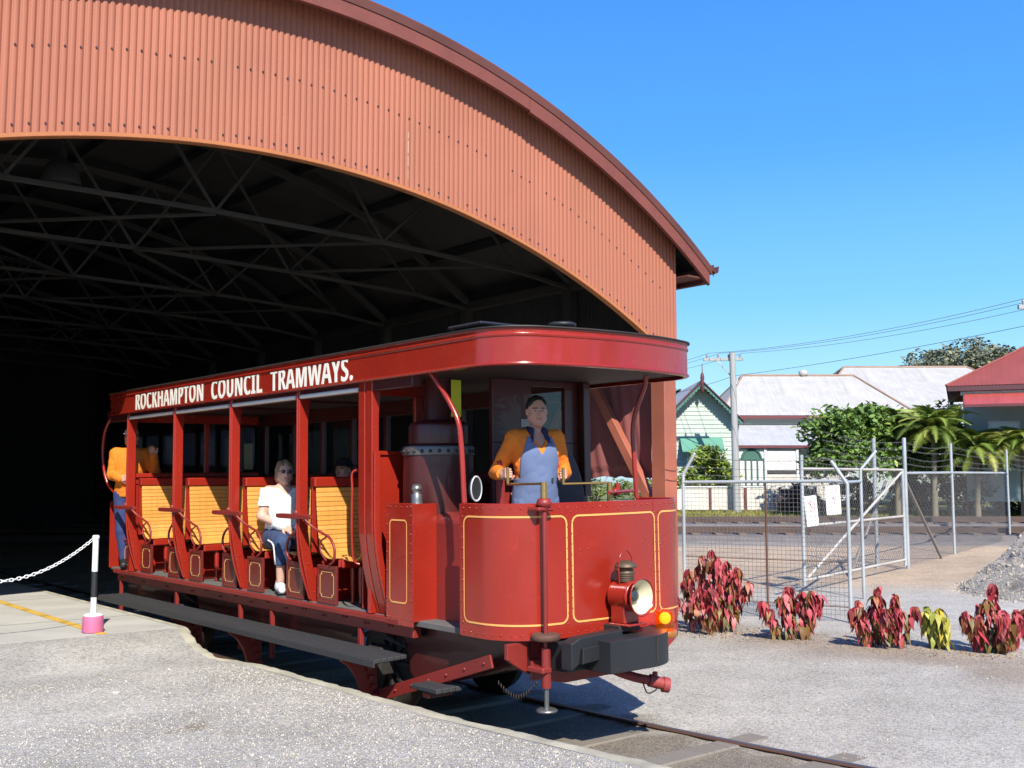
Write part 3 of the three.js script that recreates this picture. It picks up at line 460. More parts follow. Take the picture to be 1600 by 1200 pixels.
function lineOn(f, s0, s1, y0, y1, r, w) {  // rounded rectangle painted line as a thin strip; f(s,y,off) -> point
  const pts = []; const corner = (cx, cy, a0) => { for (let k = 0; k <= 6; k++) { const a = a0 + Math.PI / 2 * k / 6; pts.push([cx, cy, Math.cos(a), Math.sin(a)]); } };
  const seg = (a, b) => { for (let k = 1; k < 20; k++) pts.push([a[0] + (b[0] - a[0]) * k / 20, a[1] + (b[1] - a[1]) * k / 20, a[2], a[3]]); };
  corner(s1 - r, y1 - r, 0); seg([s1 - r, y1 - r, 0, 1], [s0 + r, y1 - r, 0, 1]); corner(s0 + r, y1 - r, Math.PI / 2); corner(s0 + r, y0 + r, Math.PI); seg([s0 + r, y0 + r, 0, -1], [s1 - r, y0 + r, 0, -1]); corner(s1 - r, y0 + r, Math.PI * 1.5);
  const n = pts.length; return grid(n, 1, (u, v, i, j) => { const p = pts[i % n], R = r + (j ? w : 0); return f(p[0] + p[2] * R, p[1] + p[3] * R, .004); });
}
const rivet = (p, n) => { const g = new THREE.SphereGeometry(.0075, 6, 3, 0, Math.PI * 2, 0, Math.PI / 2); g.applyQuaternion(new THREE.Quaternion().setFromUnitVectors(V(0, 1, 0), n)); g.translate(...p); return g; };
{
  const n = dashPlan.length, total = dashLen[n - 1], mid = total / 2, Y0 = .62, Y1 = 1.60;
  const prof = [[-.012, Y0], [0, Y0], [0, Y1 - .03], [0, Y1 - .006], [-.006, Y1], [-.014, Y1 - .004], [-.014, Y0]];
  const dash = tp('dash', toCreasedNormals(grid(n - 1, prof.length - 1, (s, t, i, j) => onDash(Math.min(total - 1e-5, Math.max(1e-5, dashLen[i])), prof[j][1], prof[j][0])), .35), M.red);
  for (const [a, b] of [[.045, mid - .505], [mid - .44, mid + .44], [mid + .505, total - .045]]) tp('gold_lining', lineOn(onDash, a, b, .735, 1.495, .05, .014), M.gold, dash);
  for (const c of [mid - .472, mid + .472]) tp('butt_strap', grid(4, 1, (s, t) => onDash(c - .034 + .068 * s, Y0 + .002 + (Y1 - Y0 - .012) * t, .0022)), M.red, dash);
  const rv = []; const add = (s, y) => { const p = onDash(s, y, 0), q = onDash(s, y, .1); rv.push(rivet(p, V(q[0] - p[0], 0, q[2] - p[2]).normalize())); };
  for (let s = .03; s < total; s += .077) { add(s, Y0 + .035); add(s, Y1 - .035); }
  for (const s of [.018, mid - .492, mid - .452, mid + .452, mid + .492, total - .018]) for (let y = Y0 + .10; y < Y1 - .06; y += .078) add(s, y + (s > mid - .48 && s < mid ? .03 : 0));
  for (const [s, y] of [[mid - .30, 1.25], [mid - .37, 1.25], [mid + .10, 1.52], [mid + .30, 1.45], [mid + .02, 1.535], [mid + .33, 1.30], [mid + .42, 1.26], [mid + .52, 1.25]]) add(s, y);
  tp('rivets', rv, M.red, dash, { kind: 'stuff' });
  for (const x of [-.886, 1.044]) tp('dash_return', bx(x, x + .031, Y0, Y1 - .005, -.695, -.668, .004), M.red, dash);
  // curved roof columns
  tp('roof_column', tube([[-.93, 2.64, -1.02], [-.92, 2.58, -.97], [-.89, 2.38, -.81], [-.87, 2.22, -.72], [-.865, 2.05, -.69], [-.865, 1.6, -.655]], .021, 10, 40), M.red);
  tp('roof_column', tube([[.92, 2.64, -.42], [.92, 2.55, -.44], [.89, 2.38, -.50], [.87, 2.2, -.54], [.865, 1.95, -.53], [.865, 1.6, -.51]], .021, 10, 40), M.red);
  // buffer beam apron under the dash
  const s = new THREE.Shape(); s.moveTo(-.86, .60); s.lineTo(.96, .60); s.lineTo(.96, .48); s.quadraticCurveTo(.7, .30, .4, .27); s.lineTo(-.3, .27); s.quadraticCurveTo(-.62, .32, -.86, .50);
  tp('front_apron', new THREE.ExtrudeGeometry(s, { depth: .03, bevelEnabled: true, bevelSize: .004, bevelThickness: .004, bevelSegments: 1 }).translate(0, 0, -.20), M.redDull);
  tp('platform_bearer', bx(-.55, .75, .55, .598, -.55, -.12, .01), M.maroon);
  // brake column with crank handle
  const bxx = -.645, bz = .0;
  const br = tp('brake_column', [rod([bxx, .30, bz], [bxx, 1.62, bz], .0165), at(lathe([[.017, .06], [.045, .055], [.055, .03], [.055, .01], [.04, 0], [.03, -.03], [.017, -.04]], 16), bxx, 1.58, bz), bx(bxx - .075, bxx + .075, 1.545, 1.575, bz - .10, bz + .03, .01), rod([bxx, .30, bz], [bxx, .58, bz], .034, .034, 14), bx(bxx - .07, bxx + .02, .405, .445, bz - .13, bz + .042, .008), bx(bxx - .02, bxx + .07, .33, .48, bz - .16, bz - .13, .008)], M.redDull);
  tp('crank_handle', [rod([bxx, 1.60, bz], [bxx, 1.755, bz], .026, .024, 14), beam([bxx, 1.742, bz], [-.615, 1.735, -.44], .026, .018, .005), rod([-.615, 1.73, -.44], [-.615, 1.865, -.44], .011, .013, 10)], M.brass, br);
  tp('ratchet_wheel', at(lathe([[0, .025], [.085, .025], [.105, .016], [.105, -.016], [.085, -.025], [0, -.025]], 28), bxx, .655, bz), M.rust, br);
  tp('foot_disc', [rod([bxx, .14, bz], [bxx, .30, bz], .017), at(lathe([[0, .016], [.06, .012], [.078, 0], [.07, -.012], [0, -.012]], 24), bxx, .145, bz)], M.steel, br);
  const b2x = .27, b2z = -.24;
  tp('regulator_handle', [rod([b2x, .65, b2z], [b2x, 1.74, b2z], .024, .022, 14), beam([b2x, 1.735, b2z], [-.035, 1.73, -.45], .024, .018, .005), rod([-.035, 1.725, -.45], [-.035, 1.86, -.45], .011, .013, 10)], M.brass);
  tp('cab_lever', [rod([.18, 1.66, -.16], [.78, 1.66, -.47], .014), rod([.42, 1.64, -.30], [.42, 1.73, -.30], .024), at(new THREE.SphereGeometry(.035, 12, 8), .36, 1.66, -.27)], M.red);
  // oil headlamp
  const H = new THREE.Group(); H.name = 'headlamp'; tram.add(H); H.position.set(.045, .90 + TY, .045); H.rotation.y = .06;
  const hp = (nm, g, m) => mesh(nm, g, m, H);
  hp('lamp_body', [at(lathe([[.105, -.0], [.11, .01], [.11, .155], [.116, .16], [.116, .175], [.104, .18]], 28), 0, 0, 0, Math.PI / 2), at(new THREE.CylinderGeometry(.11, .11, .01, 28), 0, 0, .0, Math.PI / 2), bx(-.085, .085, -.20, -.06, .0, .135, .008), bx(-.10, .12, -.215, -.198, -.01, .19, .005)], M.red);
  hp('lamp_rim', at(lathe([[.065, .14], [.085, .17], [.135, .235], [.140, .235], [.142, .243], [.136, .246], [.130, .242], [.08, .178], [.06, .146]], 30), 0, 0, 0, Math.PI / 2), M.red);
  hp('reflector', at(lathe([[.06, .150], [.078, .180], [.100, .208], [.1295, .2405]], 30), 0, 0, 0, Math.PI / 2), mat([.72, .66, .44], .35, { map: tPatch }));
  hp('lens', at(new THREE.SphereGeometry(.068, 22, 12, 0, Math.PI * 2, 0, 1.0), 0, 0, .122, Math.PI / 2), mat([.03, .035, .035], .06, { clearcoat: 1 }));
  hp('chimney', [at(lathe([[.062, 0], [.062, .055], [.068, .06], [.068, .072], [.055, .078], [.055, .098], [.082, .102], [.086, .112], [.072, .135], [.04, .152], [0, .158]], 22), 0, .105, .085), ...[0, 1, 2].map(k => at(new THREE.TorusGeometry(.0625, .004, 5, 22), 0, .118 + k * .016, .085, Math.PI / 2))], mat([.14, .095, .06], .55, { metalness: .5, map: tPatch }));
  hp('carrying_loop', tube([[-.075, .10, .085], [-.08, .2, .085], [-.065, .29, .085], [0, .34, .085], [.065, .29, .085], [.08, .2, .085], [.075, .10, .085]], .006, 6, 40), M.red);
  tp('lamp_bracket', bx(-.06, .16, .64, .69, -.02, .16, .006), M.iron);
  // coupler box, black
  const cp = tp('coupler_box', [at(prism([[-.60, .0], [-.60, .17], [-.52, .20], [-.1, .215], [-.1, .17], [-.52, .13], [-.54, .03]], .10, .006), 0, .45, .12), at(prism([[-.50, .03], [-.50, .13], [-.20, .145], [-.20, .05]], .16, .005), 0, .45, .07), bx(-.54, .12, .40, .60, -.12, .10, .01)], M.black);
  const cv = new THREE.Shape(); cv.moveTo(-.34, -.10); cv.lineTo(-.34, .34); cv.lineTo(.1, .36); cv.quadraticCurveTo(.36, .34, .50, .06); cv.lineTo(.50, -.10); cv.lineTo(-.34, -.10);
  tp('coupler_cover', at(new THREE.ExtrudeGeometry(cv, { depth: .215, bevelEnabled: true, bevelSize: .006, bevelThickness: .006, bevelSegments: 2, curveSegments: 14 }), 0, .405, 0, Math.PI / 2, 0, 0).translate(0, .215, 0).scale(1, 1, 1), M.black, cp);
  tp('cover_strap', [rod([.12, .44, .365], [.12, .615, .365], .008), bx(-.30, -.26, .42, .44, .335, .35)], M.iron, cp);
  // amber beacon
  const bc = tp('amber_beacon', at(lathe([[0, .16], [.062, .16], [.074, .15], [.078, .02], [.07, .0], [0, 0]], 26), .44, .60, .16), mat([.95, .40, .03], .06, { transmission: .95, clearcoat: .4 }));
  tp('beacon_base', at(lathe([[0, .032], [.085, .032], [.092, .018], [.092, -.01], [.08, -.022], [0, -.022]], 26), .44, .579, .16), mat([.30, .11, .015], .3, { clearcoat: .5 }), bc);
  tp('beacon_bulb', at(new THREE.SphereGeometry(.045, 16, 12), .44, .70, .16), mat([1, .7, .1], .4, { emissive: lin(1, .62, .04), emissiveIntensity: 1.6 }), bc);
  const pl = new THREE.PointLight(lin(1, .45, .05), .06); pl.position.set(.44, .70 + TY, .16); pl.castShadow = true; tram.add(pl); pl.name = 'beacon_light';
  // brake hose and coupling chain
  tp('brake_hose', [tube([[.10, .34, -.14], [.14, .30, -.02], [.22, .265, .08], [.30, .245, .14]], .035, 10, 24), rod([.28, .25, .13], [.38, .215, .19], .048, .045, 14), rod([.37, .215, .185], [.41, .205, .21], .058, .056, 14), at(new THREE.CylinderGeometry(.02, .02, .05, 10), .32, .285, .155)], mat([.30, .045, .04], .6, { map: tPatch }));
  tp('hose_chain', tube([[.22, .24, .12], [.25, .16, .14], [.30, .17, .16], [.34, .21, .18]], .006, 5, 20), M.iron);
  const links = []; for (let k = 0; k < 16; k++) { const t = k / 15, x = -.72 - .30 * t * .2, z = -.02 - .35 * t, y = .34 - .16 * Math.sin(Math.PI * t) * .6 - .04 * t; links.push(at(new THREE.TorusGeometry(.016, .004, 5, 10), x, y, z, 0, .8, k % 2 ? 1.4 : 0)); } tp('safety_chain', links, M.iron);
}
// cab: bulkhead, side screen, bunker, boiler, rear partition
{
  const bh = tp('cab_bulkhead', [bx(-.85, .0, .65, 2.0, -2.03, -1.985, .004), bx(-.86, .0, 1.98, 2.02, -2.04, -1.965, .008), bx(-.85, .0, 2.50, 2.63, -2.03, -1.985), bx(-.38, -.30, 2.0, 2.5, -2.03, -1.985), bx(-.06, .0, 2.0, 2.5, -2.03, -1.985)], M.red);
  tp('window_pane', pane(-.80, -.38, 2.02, 2.5, -2.01, -2.006, 0), M.glass, bh); tp('window_pane', pane(-.30, -.06, 2.02, 2.5, -2.01, -2.006, 0), M.glass, bh);
  tp('corner_post', [postGeo(-1.99, .10, .09), postGeo(-1.875, .10, .06), postGeo(-1.80, .03, .05, 2.0)], M.red, bh);
  tp('grab_handle', tube([[-.93, 1.86, -2.075], [-.955, 1.84, -2.10], [-.958, 1.70, -2.10], [-.955, 1.2, -2.10], [-.93, 1.08, -2.10], [-.90, 1.06, -2.075]], .011, 7, 40), M.red, bh);
  tp('bolt_heads', [.8, .88, .96, 1.04, 1.9, 1.96, 2.02].map(y => at(new THREE.SphereGeometry(.009, 6, 4), postX(y) + .03, y, -1.938)), M.red, bh, { kind: 'stuff' });
  // low riveted side screen beside the doorway
  const sc = tp('side_screen', [bx(-.86, -.848, .60, 1.585, -1.73, -1.345, .003), bx(-.86, -.62, .64, 1.58, -1.355, -1.343, .003)], M.red);
  tp('gold_lining', lineOn((s, y, o) => [-.860 - o, y, s], -1.66, -1.43, .79, 1.44, .03, .013), M.gold, sc);
  const rv = []; for (let y = .66; y < 1.58; y += .075) for (const z of [-1.71, -1.37]) rv.push(rivet([-.86, y, z], V(-1, 0, 0))); for (let z = -1.66; z < -1.38; z += .08) rv.push(rivet([-.86, 1.555, z], V(-1, 0, 0)), rivet([-.86, .66, z], V(-1, 0, 0))); tp('rivets', rv, M.red, sc, { kind: 'stuff' });
  tp('filler_cap', at(lathe([[0, .13], [.03, .125], [.042, .10], [.046, .085], [.034, .08], [.032, .05], [.046, .045], [.046, .0], [.05, -.03]], 18), -.78, 1.61, -1.40), M.steel);
  // riveted bunker plate inside the doorway
  const bs = new THREE.Shape(); bs.moveTo(-.62, .65); bs.lineTo(-.62, 1.42); bs.quadraticCurveTo(-.60, 1.5, -.50, 1.5); bs.lineTo(-.10, 1.5); bs.lineTo(-.10, .65);
  const bk = tp('coal_bunker', [new THREE.ExtrudeGeometry(bs, { depth: .40, bevelEnabled: true, bevelSize: .006, bevelThickness: .006, bevelSegments: 1 }).translate(0, 0, -1.40)], M.redDull);
  const rb = []; for (let y = .7; y < 1.42; y += .075) rb.push(rivet([-.59, y, -.994], V(0, 0, 1)), rivet([-.30, y, -.994], V(0, 0, 1))); for (let x = -.55; x < -.1; x += .08) rb.push(rivet([x, 1.0, -.994], V(0, 0, 1))); tp('rivets', rb, M.red, bk, { kind: 'stuff' });
  tp('door_treadle', [bx(-.78, -.66, 1.10, 1.13, -.80, -.64, .008), bx(-.72, -.69, .66, 1.10, -.73, -.70)], M.iron);
  // boiler with polished riveted ring, dark cap
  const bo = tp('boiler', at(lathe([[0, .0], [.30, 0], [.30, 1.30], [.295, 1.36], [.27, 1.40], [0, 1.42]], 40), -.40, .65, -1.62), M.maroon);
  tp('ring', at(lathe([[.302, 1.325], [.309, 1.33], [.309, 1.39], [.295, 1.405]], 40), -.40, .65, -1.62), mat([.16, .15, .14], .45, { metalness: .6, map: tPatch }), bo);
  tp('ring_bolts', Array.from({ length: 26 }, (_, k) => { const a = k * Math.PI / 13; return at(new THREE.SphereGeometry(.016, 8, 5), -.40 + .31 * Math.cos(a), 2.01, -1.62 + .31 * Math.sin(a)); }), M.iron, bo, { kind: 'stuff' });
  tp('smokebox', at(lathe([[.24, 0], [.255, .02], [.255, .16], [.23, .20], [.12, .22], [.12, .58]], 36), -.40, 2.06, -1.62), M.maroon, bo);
  const hs = tp('gauge_hood', at(new THREE.CylinderGeometry(.095, .095, .03, 22).scale(.55, 1, 1), -.60, 1.70, -.86, Math.PI / 2, 0, 0), M.black);
  tp('gauge_rim', at(new THREE.TorusGeometry(.095, .009, 6, 26).scale(.55, 1, 1), -.60, 1.70, -.845), mat([.7, .7, .72], .35, { metalness: .4 }), hs);
  tp('control_stand', [bx(-.44, -.38, 1.2, 1.92, -.80, -.75, .008), bx(-.42, -.22, 1.78, 1.81, -.80, -.76, .006), rod([-.30, 1.65, -.78], [-.18, 1.66, -.70], .018), bx(-.30, -.14, 1.30, 1.72, -.92, -.88, .01)], M.redDull);
  // partition behind the driver, with a window
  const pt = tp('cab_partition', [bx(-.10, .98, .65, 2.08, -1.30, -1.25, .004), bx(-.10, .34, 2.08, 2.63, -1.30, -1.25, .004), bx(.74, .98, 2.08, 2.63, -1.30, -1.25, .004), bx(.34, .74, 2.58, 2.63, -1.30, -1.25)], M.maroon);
  tp('window_pane', pane(.34, .74, 2.08, 2.58, -1.278, -1.274, 0), M.glass, pt); tp('name_plate', bx(.215, .33, 2.215, 2.285, -1.249, -1.244, .002), mat([.36, .38, .36], .5, { map: tPatch }), pt);
  const tank = new THREE.Shape(); tank.moveTo(.22, .65); tank.lineTo(.22, 2.05); tank.lineTo(.45, 2.05); tank.quadraticCurveTo(.62, 2.0, .70, 1.72); tank.lineTo(.80, 1.2); tank.lineTo(.82, .65);
  tp('water_tank', new THREE.ExtrudeGeometry(tank, { depth: .22, bevelEnabled: true, bevelSize: .01, bevelThickness: .01, bevelSegments: 2 }).translate(0, 0, -1.23), mat([.03, .016, .03], .5, { map: tPatch }));
  tp('right_post', bx(.90, .98, 1.6, 2.63, -1.245, -1.17, .006), M.maroon);
  tp('hanging_sign', bx(-.62, -.52, 2.28, 2.58, -1.14, -1.135, .002), mat([.50, .55, .02], .6, { map: tPaint }));
  // small foot step on its swung arm
  tp('step_arm', [beam([-.80, -.06, -2.05], [-.80, .45, -.42], .10, .02, .004, V(1, 0, 0)), ...[0, 1, 2, 3, 4, 5, 6].map(k => at(new THREE.SphereGeometry(.012, 6, 4), -.812, -.013 + .073 * k, -1.9 + .233 * k))], M.redDull);
  for (let k = 0; k < 4; k++) tp('foot_step_slat', bx(-.98 + k * .062, -.98 + k * .062 + .057, .165, .205, -1.20, -.86, .008), M.blackWood);
  tp('foot_step_bracket', bx(-.97, -.74, .12, .165, -1.06, -.98), M.maroon);
  // rear platform hoop rail
  tp('rear_grab_rail', tube([[-.90, 2.6, -8.05], [-.95, 2.45, -8.15], [-.96, 2.1, -8.22], [-.93, 1.75, -8.12], [-.86, 1.6, -8.0]], .02, 8, 30), M.red);
  tp('rear_dash', bx(-.8, .8, .64, 1.5, -8.38, -8.35, .004), M.red);
}
// ---------- yard: barrier post and chain, croton shrubs, fences, gravel heap ----------
{
  const post = (x, z, label) => {
    const o = thing('barrier_post', label, 'barrier post', [x, .25, z], .3, 'posts of the platform chain barrier');
    mesh('base', [lathe([[0, 0], [.098, 0], [.104, .012], [.098, .15], [.09, .168], [.02, .17]], 26), bx(.09, .125, .06, .075, -.02, .02)], mat([.62, .16, .30], .6, { map: tPatch }), o);
    mesh('base_cap', lathe([[0, .186], [.07, .184], [.092, .172], [.094, .166]], 24), M.white, o);
    for (const [a, b, m] of [[.18, .345, M.white], [.345, .60, M.black], [.60, .925, M.white]]) mesh('band', rod([0, a, 0], [0, b, 0], .029, .029, 16), m, o);
    mesh('cap', [lathe([[0, .962], [.028, .96], [.034, .95], [.034, .925]], 18)], M.white, o);
    return o;
  };
  post(-2.07, -5.19, 'white and black barrier post standing in a pink tub base'); post(-3.9, -5.05, 'barrier post beyond the far left end of the chain');
  const ch = thing('barrier_chain', 'white plastic chain sagging from the striped barrier post', 'chain', [-2.07, 1.17, -5.19]);
  const g = boxUV(at(new THREE.TorusGeometry(.0145, .0046, 6, 14).scale(1.45, 1, 1), 0, 0, 0)), A = V(-.03, 0, 0), B = V(-1.80, -.0, .14), n = 52;
  const pt = t => V(A.x + (B.x - A.x) * t, -.36 * 4 * t * (1 - t), A.z + (B.z - A.z) * t);
  for (let k = 0; k < n; k++) { const p = pt(k / n), q = pt((k + 1) / n), m = new THREE.Mesh(g, M.white); m.name = 'link'; m.castShadow = m.receiveShadow = true; m.position.copy(p).lerp(q, .5); m.quaternion.setFromUnitVectors(V(1, 0, 0), q.clone().sub(p).normalize()); m.rotateX(k % 2 ? .8 : -.75); ch.add(m); }
}
{
  // copperleaf shrubs: drooping rosettes of broad leaves on upright stems
  const leafGeo = [0, 1, 2, 3].map(k => boxUV(toCreasedNormals(grid(2, 5, (s, t) => { const w = .027 * Math.sin(Math.PI * Math.pow(Math.min(.999, t + .02), .75)) * (1 - .25 * t) * (1 + .12 * k), x = (s - .5) * 2 * w; return [x, -.02 * t - (.06 + .02 * k) * t * t + .35 * Math.abs(x) * .5 + .004 * Math.sin(t * 9 + k), (.10 * t)]; }), 1.2)));
  const leafMat = c => new THREE.MeshPhysicalMaterial({ color: lin(...c), roughness: .55, side: THREE.DoubleSide, map: tPatch });
  const reds = [[.44, .035, .05], [.55, .08, .10], [.33, .025, .035], [.60, .15, .15], [.20, .022, .025], [.38, .12, .05]].map(leafMat), dull = [[.20, .10, .025], [.26, .15, .03], [.15, .12, .03]].map(leafMat), yel = [[.62, .47, .05], [.55, .50, .09], [.40, .36, .05], [.30, .33, .05]].map(leafMat);
  const stemMat = mat([.14, .09, .05], .8);
  const shrub = (name, label, x, z, stems, seed, pal, low) => {
    const o = thing(name, label, 'shrub', [x, -.215, z], 0, 'copperleaf shrubs along the yard fence'); const R = rng(seed);
    const st = [];
    for (const [dx, dz, h] of stems) {
      const base = V(dx * .35, 0, dz * .35), top = V(dx, h, dz); st.push(tube([[base.x, 0, base.z], [dx * .8 + .02, h * .5, dz * .8], [top.x, top.y, top.z]], .008, 5, 8));
      const levels = Math.max(2, Math.round(h / .115));
      for (let l = 0; l < levels; l++) {
        const t = 1 - l / levels * .85, c = base.clone().lerp(top, t), n = l === 0 ? 14 : l === 1 ? 10 : 4;
        for (let k = 0; k < n; k++) {
          const P = R() < (l > levels * .55 ? .6 : .08) ? low : pal, m = new THREE.Mesh(leafGeo[R() * 4 | 0], P[R() * P.length | 0]); m.name = 'leaf'; m.castShadow = m.receiveShadow = true;
          m.position.set(c.x + (R() - .5) * .05, c.y + (R() - .5) * .05, c.z + (R() - .5) * .05); m.rotation.set(.15 + R() * 1.0, k * 2.4 + R() * .9, (R() - .5) * .5, 'YXZ'); m.scale.setScalar(.85 + .6 * R()); o.add(m);
        }
      }
    }
    mesh('stems', st, stemMat, o);
  };
  const mk = (R, n, rx, rz, h0, h1) => Array.from({ length: n }, () => { const a = R() * 6.28, r = Math.sqrt(R()); const dx = Math.cos(a) * r * rx, dz = Math.sin(a) * r * rz; return [dx, dz, h0 + (h1 - h0) * (1 - r * .6) * (.6 + .5 * R())]; });
  const R = rng(101);
  shrub('copperleaf_shrub', 'tallest red copperleaf shrub close beside the tram dash', 5.30, -3.35, mk(R, 20, .56, .50, .30, 1.12), 201, reds, dull);
  shrub('copperleaf_shrub', 'wide red copperleaf shrub in front of the fence sign', 5.55, -2.25, mk(R, 14, .54, .46, .22, .74), 202, reds, dull);
  shrub('copperleaf_shrub', 'red copperleaf shrub just right of the bent fence post', 5.86, -1.25, mk(R, 13, .46, .42, .24, .76), 203, reds, dull);
  shrub('croton_shrub', 'small yellow leaved croton between two red shrubs', 6.30, -.72, mk(R, 7, .28, .28, .22, .62), 204, yel, yel);
  shrub('copperleaf_shrub', 'red copperleaf shrub at the right edge, beyond the yellow croton', 6.52, -.18, mk(R, 13, .42, .42, .24, .74), 205, reds, dull);
  // leaf litter under them
  const N = 1600, im = new THREE.InstancedMesh(leafGeo[0], mat([.28, .18, .10], .9), N), q = new THREE.Quaternion(), m4 = new THREE.Matrix4(), cc = new THREE.Color();
  for (let i = 0; i < N; i++) { const t = R(), x = 5.2 + 1.4 * t + (R() + R() - 1) * .8, z = -3.8 + 4.4 * t + (R() - .5) * 1.0; q.setFromEuler(new THREE.Euler((R() - .5) * .5, R() * 6.3, (R() - .5) * .6)); im.setMatrixAt(i, m4.compose(V(x, -.205, z), q, V(.4, .35, .4).multiplyScalar(.5 + R() * .6))); const k = .5 + R(); im.setColorAt(i, cc.setRGB(k, k * (.75 + .3 * R()), k * .7)); }
  im.name = 'leaf_litter'; im.castShadow = im.receiveShadow = true; im.userData = { kind: 'stuff', label: 'dry fallen leaves on the soil under the red shrubs', category: 'leaf litter' }; scene.add(im);
}
{
  const Y = -.22, pipe = (p, q, r = .028, n = 10) => rod(p, q, r, r, n);
  const wireNet = (a, b, y0, y1, sp, diag, r = .0016) => { const g = [], d = V(b[0] - a[0], 0, b[1] - a[1]), L = d.length(), H = y1 - y0; const P = (s, h) => [a[0] + d.x * s / L, y0 + h, a[1] + d.z * s / L]; if (!diag) { for (let s = sp; s < L; s += sp) g.push(rod(P(s, 0), P(s, H), r, r, 4)); for (let h = sp; h < H; h += sp) g.push(rod(P(0, h), P(L, h), r, r, 4)); } else { for (let s = -H; s < L; s += sp * 1.41) { const s0 = Math.max(0, s), h0 = s0 - s, s1 = Math.min(L, s + H), h1 = s1 - s; if (s1 > s0) { g.push(rod(P(s0, h0), P(s1, h1), r, r, 3), rod(P(s0, H - h0), P(s1, H - h1), r, r, 3)); } } } return g; };
  const barbed = (pts, sag = .02) => { const g = []; for (let i = 0; i < pts.length - 1; i++) { const a = pts[i], b = pts[i + 1], m = [(a[0] + b[0]) / 2, (a[1] + b[1]) / 2 - sag, (a[2] + b[2]) / 2]; g.push(tube([a, m, b], .0035, 4, 10)); const L = Math.hypot(b[0] - a[0], b[2] - a[2]); for (let s = .1; s < L; s += .16) { const t = s / L, k = 4 * t * (1 - t) * sag; g.push(rod([a[0] + (b[0] - a[0]) * t - .015, a[1] + (b[1] - a[1]) * t - k - .018, a[2] + (b[2] - a[2]) * t], [a[0] + (b[0] - a[0]) * t + .015, a[1] + (b[1] - a[1]) * t - k + .018, a[2] + (b[2] - a[2]) * t], .003, .002, 3)); } } return g; };
  // near mesh panel between the shed corner and the bent post
  const A = [6.63, -4.98], C = [7.45, -2.68], D = [10.27, -4.21], B = [10.38, -5.45], E = [16.2, -6.76], F = [20.4, -7.85], G = [26.6, -9.3];
  const f1 = thing('mesh_fence', 'square mesh fence panel from shed corner to bent grey post', 'fence', [A[0], Y, A[1]]);
  const loc = (g, o) => { for (const k of [].concat(g)) k.translate(-o.position.x, -o.position.y, -o.position.z); return g; };
  const on = (o, nm, g, m, opt) => mesh(nm, loc(g, o), m, o, opt);
  const bent = (p, top, dx, dz) => [pipe([p[0], Y, p[1]], [p[0], top, p[1]], .027), pipe([p[0], top - .01, p[1]], [p[0] + dx, top + .30, p[1] + dz], .026), at(new THREE.SphereGeometry(.028, 10, 8), p[0] + dx, top + .30, p[1] + dz)];
  on(f1, 'post', bent(A, 1.86, .10, .14), M.galv); on(f1, 'post', bent(C, 1.72, -.12, -.16), M.galv);
  const mid = [A[0] + (C[0] - A[0]) * .52, A[1] + (C[1] - A[1]) * .52];
  on(f1, 'post', pipe([mid[0], Y, mid[1]], [mid[0], 1.74, mid[1]], .016), M.rust);
  on(f1, 'top_rail', pipe([A[0], 1.735, A[1]], [C[0], 1.755, C[1]], .026), M.galv);
  on(f1, 'wire_mesh', wireNet(A, C, -.17, 1.72, .062, false, .003), M.galvWire, { kind: 'stuff' });
  on(f1, 'tension_wire', [.62, .0].map(y => rod([A[0], y, A[1]], [C[0], y, C[1]], .006)), M.rust);
  on(f1, 'barbed_wire', [1.86, 1.97, 2.1].flatMap((y, k) => barbed([[A[0] + .03 * k, y, A[1] + .04 * k], [C[0] - .03 * k, y - .05, C[1] - .05 * k]], .03)), M.galvWire, { kind: 'stuff' });
  const dp = thing('fence_post', 'tall grey pipe post with bent top standing right of the signs', 'fence post', [D[0], Y, D[1]]); on(dp, 'post_pipe', bent(D, 1.95, .22, .16), M.galv);
  on(dp, 'stay_rail', pipe([D[0], 1.75, D[1]], [D[0] - 1.5, 1.73, D[1] + .55], .024), M.galv);
  // swing gate standing open
  const gt = thing('yard_gate', 'pale pipe framed wire gate standing open behind the bent post', 'gate', [B[0], Y, B[1]]);
  on(gt, 'stile', pipe([B[0], Y + .12, B[1]], [B[0], 2.22, B[1]], .034), M.galv); on(gt, 'stile', pipe([E[0] - .2, Y + .12, E[1] + .05], [E[0] - .2, 2.0, E[1] + .05], .036), M.galv);
  const gp = mat([.50, .46, .40], .6, { map: tPatch });
  const gl = (t, y) => [B[0] + (E[0] - .2 - B[0]) * t, y, B[1] + (E[1] + .05 - B[1]) * t];
  for (const y of [.0, .95, 1.97]) on(gt, 'gate_rail', pipe(gl(0, y), gl(1, y + .03), .028), gp);
  on(gt, 'diagonal_brace', pipe(gl(.02, .02), gl(.99, 1.95), .028), gp);
  on(gt, 'wire_mesh', wireNet([B[0], B[1]], [E[0] - .2, E[1] + .05], .0, 1.97, .085, true, .003), M.galvWire, { kind: 'stuff' });
  on(gt, 'barbed_wire', [2.1, 2.2].flatMap(y => barbed([gl(0, y), gl(1, y + .05)], .08)), M.galvWire, { kind: 'stuff' });
  // boundary fence running off to the right
  const f2 = thing('chain_link_fence', 'tall chain link fence with barbed wire running to the right edge', 'fence', [E[0], Y, E[1]]);
  for (const p of [[E[0], E[1]], [E[0] - .42, E[1] - .5], F, G]) on(f2, 'post', pipe([p[0], Y, p[1]], [p[0], 2.72, p[1]], p === F || p === G ? .036 : .043), M.galv);
  on(f2, 'top_rail', pipe([E[0], 1.93, E[1]], [F[0], 1.97, F[1]], .032), M.galv); on(f2, 'top_rail', pipe([F[0], 1.97, F[1]], [G[0], 2.0, G[1]], .032), M.galv);
  on(f2, 'wire_mesh', [...wireNet(E, F, -.1, 1.95, .09, true, .0032), ...wireNet(F, G, -.1, 1.98, .09, true, .0034)], M.galvWire, { kind: 'stuff' });
